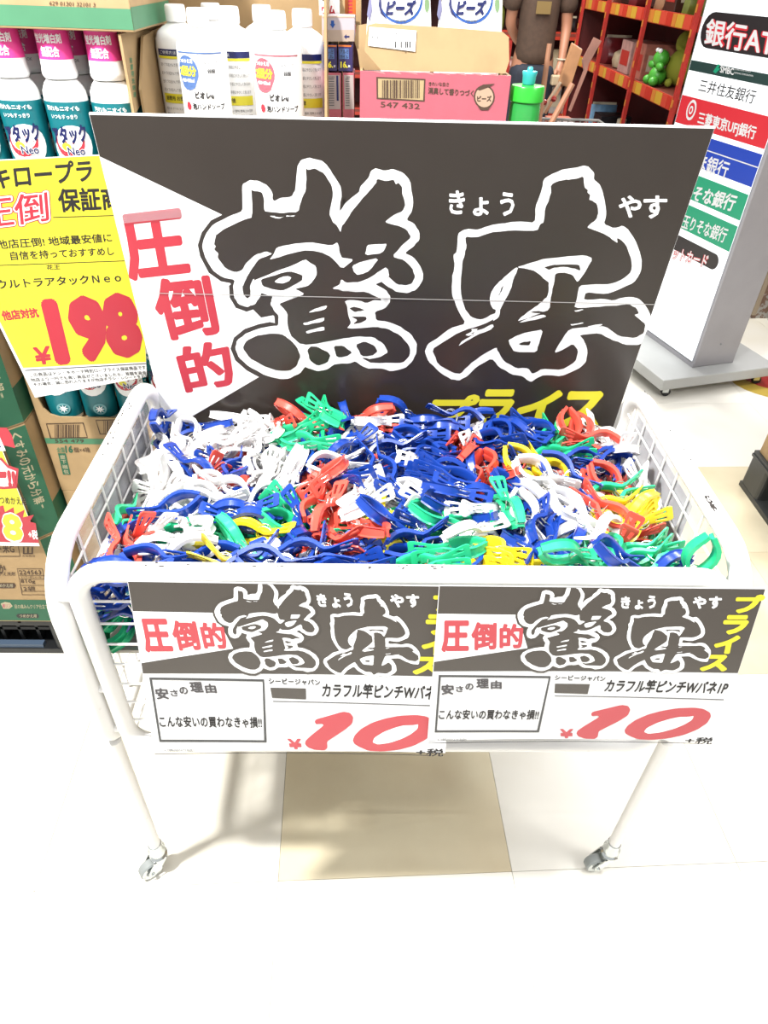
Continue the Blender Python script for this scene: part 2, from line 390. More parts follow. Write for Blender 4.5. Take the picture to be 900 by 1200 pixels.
# ================================================================ CALLIGRAPHY (pixel outlines on the big board)
KYO = [
 (2, 'W', [(283.7,215.8),(292.2,210.8),(303,212),(314,217.3),(319.4,226.7),(320.2,235.7),(329.5,231.3),(342,230.5),(346.6,222),(348.2,195.6),(352.9,187),(362.2,184.7),(369.3,186.2),(377,188),(383.3,193.2),(391,204.9),(398.9,217.3),(400.7,226.7),(397.3,249),(405,237.5),(420.7,225),(422,219),(430.8,209.5),(434.7,200.2),(441,196.8),(450.2,200.2),(459.5,197.6),(472,201.8),(480.5,211),(484.4,234.4),(482.9,246.9),(475.9,257.5),(484.4,260.9),(491.4,271.8),(491.4,281),(484.4,288.9),(474.3,296.6),(484.4,301.3),(492.2,310.6),(496,320),(495.3,328.7),(487.5,339.5),(478.2,343),(465.8,342.4),(453.3,334.9),(446.3,329.5),(439.3,333),(451.8,339.5),(457.7,347.3),(456.4,355.1),(450.2,362),(439.3,364.7),(440.5,375.3),(453.3,376.6),(467.3,381.5),(481.3,390.9),(488.3,401.8),(488.3,412.6),(482.9,423.5),(475,431.3),(458,434.9),(450.2,432),(428.4,431.3),(416.8,423.2),(409.8,425.9),(392.7,426.3),(383.3,432.9),(372.4,434.7),(361.6,431.3),(357.5,429.8),(351.3,437.5),(338.9,443.7),(326.4,443.7),(310.9,439.9),(292.2,429.8),(279.8,418.9),(275.4,408),(278.2,398.7),(289,390),(304.7,384.7),(317,382.3),(326.4,381.5),(326.4,369),(321.8,364.4),(317,356.7),(318.7,350.4),(321.8,347.3),(306.2,342.7),(304.3,348.9),(298.4,356.7),(289,360),(279.8,356.7),(274.3,347.3),(273.5,334.9),(275,327.9),(261,324.8),(248.7,316.2),(239.3,298.2),(237,287.3),(240.9,274.9),(250.2,262.4),(270.4,252.3),(284.4,246.9),(284.4,231.3)]),
 (3, 'K', [(294.5,222),(296.5,223.2),(307,225),(309.3,232.9),(309.3,246.9),(317,248.4),(329.5,249.2),(349.8,248.4),(353.6,232.9),(358.3,223.5),(359,208),(358.3,197),(362,199),(369.3,197),(380.2,203.3),(388.8,217.3),(390.3,226.7),(385.7,250),(390,260),(394,263),(398.9,272.5),(400.4,264),(404,261),(409.8,251.5),(419,239),(431.5,225),(440.9,214.2),(441.7,209.5),(453.3,211.9),(461,210.3),(464,216),(467,214),(471.2,218.9),(471,225),(475,239),(472,246.9),(459.5,253),(450.2,260),(465.8,264),(476.6,268.7),(482,278),(472,285.8),(459.5,300.5),(473.5,304.4),(482.9,313.8),(486.8,324),(482.9,331.8),(475,334),(465.8,333.3),(454.9,324),(453,314.5),(444,317.5),(433,325.6),(419,331),(405,331.8),(399.7,327),(398,333.3),(388.8,338),(404,341),(430,342),(446,349.5),(447,352.5),(437.8,351.2),(430,355),(404,352),(406.7,358),(409,372),(411.5,378),(406.7,384.9),(440.9,383),(453.3,384.7),(468.9,392.4),(479.8,404.9),(480.5,415.8),(472,425),(454.9,425),(434.7,425),(430,422.8),(423.8,418.9),(434.7,420.7),(447,417.3),(454.9,412.6),(448.7,401.8),(437.8,394.8),(419,394),(406.7,395.5),(383.3,400),(360,404),(350,402),(340.4,392.4),(336.5,376.9),(337.3,367.5),(326.4,355),(345,349.5),(357.5,344.2),(345,338),(331,342),(312,336),(300,331),(296.9,325.6),(293,334.9),(293.8,345.8),(289.9,349.7),(285.2,344.2),(284.4,334.9),(289,322.4),(298.4,310),(311,295),(303,297),(296.9,299.8),(287.5,309),(284,316),(279.8,318.4),(275,318.6),(268,316),(262.7,312.2),(258,306),(254.9,301.3),(256,297),(251,292),(253,289),(251,285.8),(252,280),(253.3,274.9),(262.7,267.9),(278.2,260.9),(287.5,257),(296,254.3)]),
 (3, 'K', [(284.4,408),(289,398.7),(300,393.2),(314,390.9),(329.5,390.9),(338.9,397),(348.2,406.4),(352,417.3),(348.2,428.2),(338.9,434.4),(326.4,434.4),(307.8,428.2),(292.2,418.9)]),
 (3, 'K', [(360,409.5),(364.7,405.6),(372.4,406.4),(384.9,412.6),(387.2,417.3),(383.3,425),(372.4,428.2),(363,422)]),
 (3, 'K', [(391,404.9),(402,404.9),(412.9,412.6),(406.7,417.3),(395,418.9)]),
 (3, 'K', [(416.8,404),(426.9,399.4),(439.3,404.9),(442.4,411),(436.2,416.5),(423.8,417.3)]),
 (4, 'W', [(324,289.6),(342,285.8),(362,283.4),(389.5,287.3),(395.8,283.4),(398,295),(401,302),(414.4,303.6),(401.2,315.3),(388,300.5),(375.6,295),(360,293),(345,295.5),(330,300),(315.5,304.5),(321,298)]),
 (4, 'W', [(312,294),(320,297),(303.5,303),(300,308),(293,318),(289,325),(284.4,336),(274,330),(276,319),(283,317),(288,311),(295,303.5),(303,298)]),
 (4, 'W', [(298.4,328),(308,324),(321.8,318.4),(338.9,312.2),(357.5,303.6),(363,307),(370,311.4),(371.7,320),(366,330),(360,334.9),(345,338),(357.5,344.2),(340,350.4),(326,356),(318,352),(320,347),(306,343),(300,336)]),
 (5, 'K', [(305.4,327),(320,323),(338.9,317),(354.4,321.7),(353.6,328.7),(342,335),(331,340.3),(318,338),(307.8,334.9)]),
 (6, 'W', [(321.8,329.4),(328,325),(337.3,322.8),(341.2,324),(340,328),(332.6,331.8),(325,331)]),
 (4, 'W', [(430,286.5),(442,286),(454,285),(447.9,296.6),(427.7,299)]),
 (4, 'W', [(412.9,313),(415,310),(422.2,306.8),(444,302),(434.7,315.3),(426.9,320),(419,322),(414.4,317.8)]),
 (4, 'W', [(388.8,337.7),(398.9,334),(400.4,327),(405,331),(422,330),(434.7,324.8),(447,316),(452,313),(454.9,316),(456,324),(447,329.5),(439.3,333),(452,340),(458,348),(452,356),(445.5,348),(434.7,341),(422,339.5),(406.7,339.9)]),
 (4, 'W', [(404.3,353.2),(408,351.2),(422,352),(430,356),(437,351.5),(447,352),(452,348),(456,352),(450,361),(440,364.5),(437,372),(441,383),(406.7,384.9),(411.3,378.3),(410,373),(407,359)]),
 (5, 'K', [(409,360.5),(416,359),(428.4,362.9),(421,364),(416,365.4)]),
 (5, 'K', [(411.3,370.7),(428.4,370.7),(430,373.8),(422,378),(413.7,379.6),(419,374.5)]),
 (4, 'W', [(361.6,366),(370,361),(383.3,357.4),(381.8,362),(368,365.3)]),
 (4, 'W', [(355.2,378.4),(365,375.5),(380,371.4),(380,375.6),(366,379),(357,381)]),
 (4, 'W', [(358.3,388.6),(368,385),(380.2,382.3),(380.2,387),(370,388.2),(360,390.6)]),
 (4, 'W', [(316,253),(322,252.3),(322,253.6),(328,254.5),(333,253.5),(327,256),(321,254.8)]),
 (4, 'W', [(335,252.4),(346,252),(345,253.2),(336,253.6)]),
]
YASU = [
 (2, 'W', [(536.7,273.3),(542.9,269),(550,268),(558.4,269.4),(566,267),(574,264),(589.5,261.7),(608.2,259),(626.6,260.6),(627.6,242.3),(634.2,225.3),(637,210.2),(644.6,204.6),(661.6,197.9),(678.6,195.5),(684,193.7),(689.9,195),(696.5,202.7),(695.6,210.2),(703,215.9),(707.8,231),(711,249.9),(707.3,262.2),(720,267.3),(729.6,264),(737,269.7),(746.6,285.8),(751.8,302.8),(751.3,317.9),(742.8,331),(725.8,338.7),(710.7,344.3),(686,342),(684.2,351.4),(706.9,350),(718.2,352),(735.2,347.4),(748.4,349.7),(756,357.2),(762.6,368.6),(762,380),(756,391.2),(750.3,404.4),(731.4,403.5),(716.3,397.8),(703,390.3),(678.6,392.2),(684.2,398.8),(689,412),(686,425.2),(676.7,432.8),(657.8,440.7),(637,439.4),(629,443),(622.2,447.6),(616,443.8),(612.9,440.7),(598.9,438.3),(584.9,429.8),(576.3,419.6),(558.4,429.8),(547.5,440.7),(536.7,446),(527.3,443.8),(513.3,434.4),(502.4,423.5),(497.5,412.6),(500.9,403.3),(513.3,395.5),(527.3,384.7),(546,379.2),(535,359.8),(530,345.8),(529.7,325.6),(532.8,310),(531.2,299),(535,295)]),
 (3, 'K', [(645.5,215.9),(657.8,211.2),(668,210),(676.7,209.3),(683.3,206.4),(685.2,219.7),(689,222),(688,225),(691.8,228),(690,234),(695,235.5),(699.3,238.6),(701.2,248),(698.4,257.4),(687,266),(697,270),(708.8,274.4),(716,279),(724,285),(723,278),(733.3,285.8),(740,304.7),(740,317.9),(729.6,327.3),(714.4,333),(695.6,333),(678.6,334),(675.7,350),(672.9,361),(699.3,359.5),(720,358),(737,356.3),(745.6,361),(748.4,366.7),(743,369),(751,375),(756,379.9),(755,389.3),(744.7,396),(725.8,394),(708.8,381.8),(690,383),(667.2,384.7),(657,400),(649.3,413.5),(660,409),(671,402.6),(677.6,410),(674,424),(657.8,432.8),(635,431.8),(623.8,438.4),(619,430.9),(605,431.3),(591,423.5),(583.3,411),(581.8,406.4),(564.7,415.8),(550.7,426.6),(539.8,437.5),(532,436.8),(513.3,426.6),(506.3,409.5),(521,399.4),(536.7,389.3),(560,382.3),(579,374),(582,366),(576,368),(564.7,374.5),(552.2,371.4),(544.4,361.3),(539.8,341),(541.3,310),(544,300),(546.8,288.9),(545.2,277.2),(558.4,278),(574,272.5),(598.9,269.4),(630,270),(633,262),(637,261),(638.9,244.2),(645.5,227.2)]),
 (4, 'W', [(605,313),(596,320),(586.4,328.7),(579,336),(575.5,342.7),(573.5,350.4),(577,361),(581.8,362.9),(577,376),(584,372),(586.4,361.3),(593,349),(598.9,338),(602,326),(607,314)]),
 (5, 'K', [(590,334),(587,338),(584,347),(587,342)]),
 (4, 'W', [(605,313),(620,308.4),(638.9,302.8),(662,300.5),(686,299),(694.6,302.8),(686,318),(676.7,331),(671,321.7),(659.7,318.8),(650.2,320.7),(649,331),(646,345),(643.6,362.9),(630,368),(619,372.3),(606,376.5),(612,370),(625,361),(634,354),(641.7,346.8),(643,336),(642.7,330),(638,327),(633.2,322),(623.8,315.7)]),
 (5, 'K', [(637,312.6),(648,310),(657.8,309.4),(678.6,309.4),(680,317),(672,314),(657.8,312),(648,313.5),(642.7,316)]),
 (5, 'K', [(620,365.5),(630,364),(640,365),(638,366.5),(628,366.5)]),
 (4, 'W', [(595.8,398),(606,393),(620.7,388.5),(636,386),(632,400),(628.5,412.5),(615,412.5),(602,411.5),(597.5,404)]),
 (5, 'K', [(607.4,402.5),(613,400),(622.2,399.2),(619.5,404.5),(611,404)]),
 (4, 'W', [(536.7,405.8),(541,400),(548,396),(558,390.5),(578,382.8),(575,386),(560,391.8),(548,398.5)]),
 (4, 'W', [(545,392),(553,388),(552,385.5),(560,384.5),(558,387.5),(566,385),(577,379.5),(579,383),(566,388),(556,391.5),(549,393.5)]),
 (5, 'K', [(551,390.5),(556,388.5),(555,390.4)]),
 (4, 'W', [(608,377.5),(620,372.5),(636,368),(641,370.5),(628,374),(614,376.8)]),
 (4, 'W', [(668,379.5),(684,377.5),(683,378.8),(670,381.2)]),
 (4, 'W', [(688,382),(706,379),(705,381),(692,384)]),
 (4, 'W', [(673,363.5),(684,362),(683,363.2),(674,365)]),
]
HALO = None
def offset_poly(P, d):
    out = []; n = len(P)
    for i in range(n):
        a = Vector(P[i-1]); b = Vector(P[i]); c = Vector(P[(i+1) % n])
        t = (c-a); t.normalize(); out.append((b.x+t.y*d, b.y-t.x*d))
    return out
def smooth_poly(P, it=1, jit=0.0):
    # one corner-cutting pass and a slight wobble: the frayed edge of a brush stroke
    Q = []
    n = len(P)
    for i in range(n):
        a = P[i]; b = P[(i+1) % n]
        Q.append((a[0]*.85+b[0]*.15+random.uniform(-jit, jit), a[1]*.85+b[1]*.15+random.uniform(-jit, jit)))
        d = math.hypot(a[0]-b[0], a[1]-b[1])
        if d > 9: Q.append(((a[0]+b[0])/2+random.uniform(-jit, jit)*1.4, (a[1]+b[1])/2+random.uniform(-jit, jit)*1.4))
        Q.append((a[0]*.15+b[0]*.85+random.uniform(-jit, jit), a[1]*.15+b[1]*.85+random.uniform(-jit, jit)))
    return Q
def draw_glyph(pr, G, black, f, pix, jit=.45, halo=False):
    st = random.getstate(); random.seed(5)
    if halo:
        P = offset_poly(G[0][2], 5.2); pr.poly([f(p) for p in P], black, 1.6+(2.5 if not pix else 0), pix)
        pr.poly([f(p) for p in [(262,322),(286,352),(306,372),(322,369),(330,350),(300,335)]], black, 1.7+(2.5 if not pix else 0), pix)
    for l, c, P in G:
        Q = smooth_poly(P, 1, jit)
        pr.poly([f(p) for p in Q], PAPER if c == 'W' else black, l, pix)
    random.setstate(st)

# ================================================================ BIG BOARD
BO = Vector((0, .510, .776)); BV = Vector((0, -.051, .489)).normalized()
pr = plane_print(BO, (1, 0, 0), BV)
board = thing('promotional_board', 'big black board with huge brush lettering and a white wedge, stood in the wagon', 'signboard', (0, .51, .70))
def bp(x, y): a = pr.tp(x, y); return a
c = [bp(104, 132.5), bp(838, 149)]; vb = -.075
pts = [pr.surf(c[0][0], vb, -.005), pr.surf(c[1][0], vb, -.005), pr.surf(c[1][0], c[1][1], -.005), pr.surf(c[0][0], c[0][1], -.005)]
mb = MB(); mb.prism(pts, (pr.surf(0, 0, 0)-pr.surf(0, 0, -.005)), PAPER); mb.build('panel', board)
e = .0012
pr.poly([(c[0][0]+e*.4, vb), (c[1][0]-e*.4, vb), (c[1][0]-e*.4, c[1][1]-e*1.6), (c[0][0]+e*.4, c[0][1]-e*1.6)], BLACKP, 1, False)
wl = bp(107, 183); wb = bp(200, 490)
apex = bp(463, 348)
pr.poly([(c[0][0]+e*.3, wl[1]), apex, (c[0][0]+.02, wb[1]-.018), (c[0][0]+e*.3, wb[1]-.03)], PAPER, 1.3, False)
draw_glyph(pr, KYO, BLACKP, lambda p: p, True, .32, True)
draw_glyph(pr, YASU, BLACKP, lambda p: p, True, .32)
pr.text('圧', (135, 252), (213, 243), (152, 330), REDP, .035, 2)
pr.text('倒', (173, 328), (245, 320), (192, 400), REDP, .035, 2)
pr.text('的', (203, 408), (266, 396), (218, 461), REDP, .035, 2)
for ch, q in (('き', (526, 223, 545, 251)), ('ょ', (554, 231, 573, 253)), ('う', (586, 225, 603, 253)), ('や', (725, 229, 752, 255)), ('す', (754, 229, 782, 256))):
    pr.t(ch, *q, PAPER, .03, 2)
# yellow katakana, leaning brush strokes
for ch, q in (('プ', (503, 462, 558, 502)), ('ラ', (560, 456, 602, 498)), ('イ', (606, 457, 655, 500)), ('ス', (655, 458, 708, 504))):
    pr.t(ch, *q, YELP, .045, 2, lean=.25)
# paper seam between the two printed sheets, and clear tape on the wedge
s0 = bp(107, 344)[1]; sv = bp(500, 350.2)[1]
pr.poly([(c[0][0], sv-.0006), (c[1][0], sv-.0006), (c[1][0], sv+.0008), (c[0][0], sv+.0008)], mat('sheet_edge', (214, 210, 206), .5), 7, False)
pr.build('printed_face', board)
mb = MB(); ta = plane_print(BO, (1, 0, 0), BV)
P = [ta.surf(*ta.tp(*q), .0022) for q in ((134, 249), (214, 243), (214, 254), (136, 262))]
mb.prism(P, (0, -.0001, 0), mat('clear_tape', (.5, .5, .52), .3, alpha=.18)); mb.build('clear_tape', board)

# ================================================================ PRICE SIGNS
def bbox(P): xs = [p[0] for p in P]; ys = [p[1] for p in P]; return min(xs), min(ys), max(xs), max(ys)
def price_sign(name_label, O, TRc, BLc, curl, group):
    """O top-left, TRc top-right, BLc bottom-left (world). Art is laid out in the pixel frame of the right-hand sign."""
    O = Vector(O); U = Vector(TRc)-O; V = O-Vector(BLc); wU, wV = U.length, V.length
    U.normalize(); V = (V-U*V.dot(U)).normalized(); wV = (O-Vector(BLc)).dot(V); N = U.cross(V)
    root = thing('price_sign', name_label, 'sign', Vector(BLc), 0, group)
    def surf(a, b, off): # slight sag of the sheet
        return O+U*a+V*b+N*(off+curl*math.sin(math.pi*min(1, max(0, -b/wV)))+.004*math.sin(math.pi*a/wU)*(b/wV))
    RO = Vector((.039, -.02, .833)); RU = Vector((.406, 0, 0)); 
    rp = plane_print((.039, -.02, .845), (1, 0, 0), Vector((.039, -.02, .845))-Vector((.0434, -.072, .592))-Vector((-.0044, 0, 0)))
    rw = .409; rh = .254
    def tp(x, y):
        a, b = rp.tp(x, y); return (a*wU/rw, b*wV/rh)
    p = Print(surf, tp); p.step = .00022; p.maxe = .045
    # backing sheet in strips so that it can bend
    mb = MB(); n = 10
    for k, m_ in ((0, PAPER), (-.0008, PAPER)):
        Vv = []; F = []
        for i in range(n+1):
            for j in range(n+1): Vv.append(surf(wU*j/n, -wV*i/n, k))
        for i in range(n):
            for j in range(n):
                q = (i*(n+1)+j, (i+1)*(n+1)+j, (i+1)*(n+1)+j+1, i*(n+1)+j+1)
                F.append(q if k == 0 else q[::-1])
        mb.add(Vv, F, m_)
    mb.build('sheet', root)
    def grid(P0, P1, m, l, nx=8, ny=4, pix=False):
        for i in range(ny):
            for j in range(nx):
                x0 = P0[0]+(P1[0]-P0[0])*j/nx; x1 = P0[0]+(P1[0]-P0[0])*(j+1)/nx
                y0 = P0[1]+(P1[1]-P0[1])*i/ny; y1 = P0[1]+(P1[1]-P0[1])*(i+1)/ny
                p.rect(x0, y0, x1, y1, m, l, pix)
    vb = tp(700, 783)[1]
    grid((.0008, -.0012), (wU-.0008, vb), BLACKS, 2, 10, 5)
    a = tp(514, 716.5); b = tp(606, 720); c_ = tp(618, 756); d = tp(510, 771)
    p.poly([(.0008, a[1]), (b[0], a[1]-.001), (c_[0], c_[1]), (.0008, d[1])], PAPER, 3, False)
    p.t('圧', 517, 724, 550, 760, REDS, .045, 4); p.t('倒', 552, 726, 582, 758, REDS, .04, 4); p.t('的', 585, 728, 613, 756, REDS, .04, 4)
    k0 = bbox([p_ for p_ in KYO[0][2]]); 
    def fmap(C):
        # least-squares affine from board art to sheet, through measured landmarks
        A = [bp(*q) for q, _ in C]; B = [tp(*q) for _, q in C]
        M3 = Matrix(((0, 0, 0),)*3); r0 = Vector((0, 0, 0)); r1 = Vector((0, 0, 0))
        for (x, y), (u, v) in zip(A, B):
            h = Vector((x, y, 1))
            for i in range(3):
                for j in range(3): M3[i][j] += h[i]*h[j]
            r0 += h*u; r1 += h*v
        Mi = M3.inverted(); c0 = Mi@r0; c1 = Mi@r1
        def f(q):
            x, y = bp(*q); h = Vector((x, y, 1)); return (c0.dot(h), min(-.0014, c1.dot(h)))
        return f
    f1 = fmap([((237,287),(607.8,715)),((496,322),(722.3,733)),((332,443.7),(633,782.3)),((397.3,249),(680.5,710.5)),((292,211),(638,686)),((488.3,407),(714,767)),((275.4,408),(609.5,766.5))])
    f2 = fmap([((537,272),(739,717.5)),((497.5,412),(720,774)),((689.9,195),(795.5,695.5)),((751.8,302.8),(826.7,736.7)),((762.6,368.6),(832.9,758.9)),((622,447.6),(770,782))])
    draw_glyph(p, [(l+2.5, c, P) for l, c, P in KYO], BLACKS, f1, False, .22, True)
    draw_glyph(p, [(l+2.5, c, P) for l, c, P in YASU], BLACKS, f2, False, .22, False)
    for ch, q in (('き', (727, 697, 738, 711)), ('ょ', (743, 701, 753, 712)), ('う', (758, 696, 768, 711)), ('や', (811, 697, 827, 711)), ('す', (830, 697, 845, 711))): p.t(ch, *q, PAPER, .05, 4)
    for ch, q in (('プ', (860, 695, 894, 716)), ('ラ', (846, 718, 876, 740)), ('イ', (836, 741, 865, 762)), ('ス', (821, 763, 853, 782))): p.t(ch, *q, YELP, .06, 4, lean=.15)
    p.frame([(514, 786), (645.5, 788.5), (632.5, 855), (509.5, 853)], 2.4, GREYINK if False else mat('box_line', (98, 98, 98), .4), 3)
    for ch, q in (('安', (517, 797, 532, 809)), ('さ', (534, 799, 543, 806)), ('の', (545, 796, 555, 804)), ('理', (558, 791, 573, 802)), ('由', (575, 793, 588, 803))): p.t(ch, *q, mat('label_ink', (104, 100, 102), .4), .035, 3)
    p.text('こんな安いの買わなきゃ損!!', (515, 826), (633, 828), (514, 838), INK, .024, 3)
    p.text('※この価格は当店のみです 現品限り', (513, 860), (547, 861), (513, 863), GREYINK, .01, 3)
    p.text('シービージャパン', (650.5, 787), (710, 788.5), (650, 793.5), INK, .03, 3)
    p.poly([(650.5, 797.3), (691.5, 798), (689, 809.6), (650, 808.2)], BLACKS, 3)
    p.text('カラフル竿ピンチWバネ1P', (711, 792), (854, 793.5), (709, 807.5), INK, .03, 3, lean=.02)
    p.poly([(650, 811.3), (848, 814.2), (848, 815.2), (650, 812.2)], GREYINK, 3)
    p.t('¥', 657, 851, 673, 862, REDS, .035, 3)
    O1 = [(150,240),(158,228),(240,208),(310,190),(345,195),(357,215),(345,245),(300,275),(230,312),(192,332),(188,362),(170,374),(120,372),(85,360),(74,345),(80,330),(110,308),(195,255),(185,248),(155,251)]
    O0 = [(328,325),(345,300),(385,270),(450,240),(520,220),(600,205),(690,200),(740,206),(775,225),(780,245),(760,280),(710,315),(640,345),(560,365),(470,375),(400,373),(355,355),(333,342)]
    I0 = [(430,332),(445,310),(500,282),(560,262),(610,250),(660,248),(690,243),(680,265),(640,290),(590,312),(520,333),(455,342)]
    k = lambda q: (660+q[0]/4.5, 780+q[1]/4.5)
    p.poly([k(q) for q in smooth_poly(O1)], REDS, 3); p.poly([k(q) for q in smooth_poly(O0)], REDS, 3); p.poly([k(q) for q in smooth_poly(I0)], PAPER, 4)
    p.t('+税', 804, 859, 836, 867, INK, .02, 3, lean=.1)
    y_ = tp(700, 866.3)[1]
    p.poly([(.0005, y_), (wU-.022, y_), (wU-.022, y_+.0012), (.0005, y_+.0012)], INK, 3, False)
    p.build('printed_face', root)
    return root
price_sign('price sheet for colourful pole clips, right-hand one lying over the other', (.039, -.0215, .845), (.448, -.0215, .845), (.0395, -.074, .590), .002, 'price sheets on the wagon front')
price_sign('price sheet for colourful pole clips, left-hand one tucked under the other', (-.341, -.018, .844), (.068, -.018, .8405), (-.342, -.079, .570), -.002, 'price sheets on the wagon front')

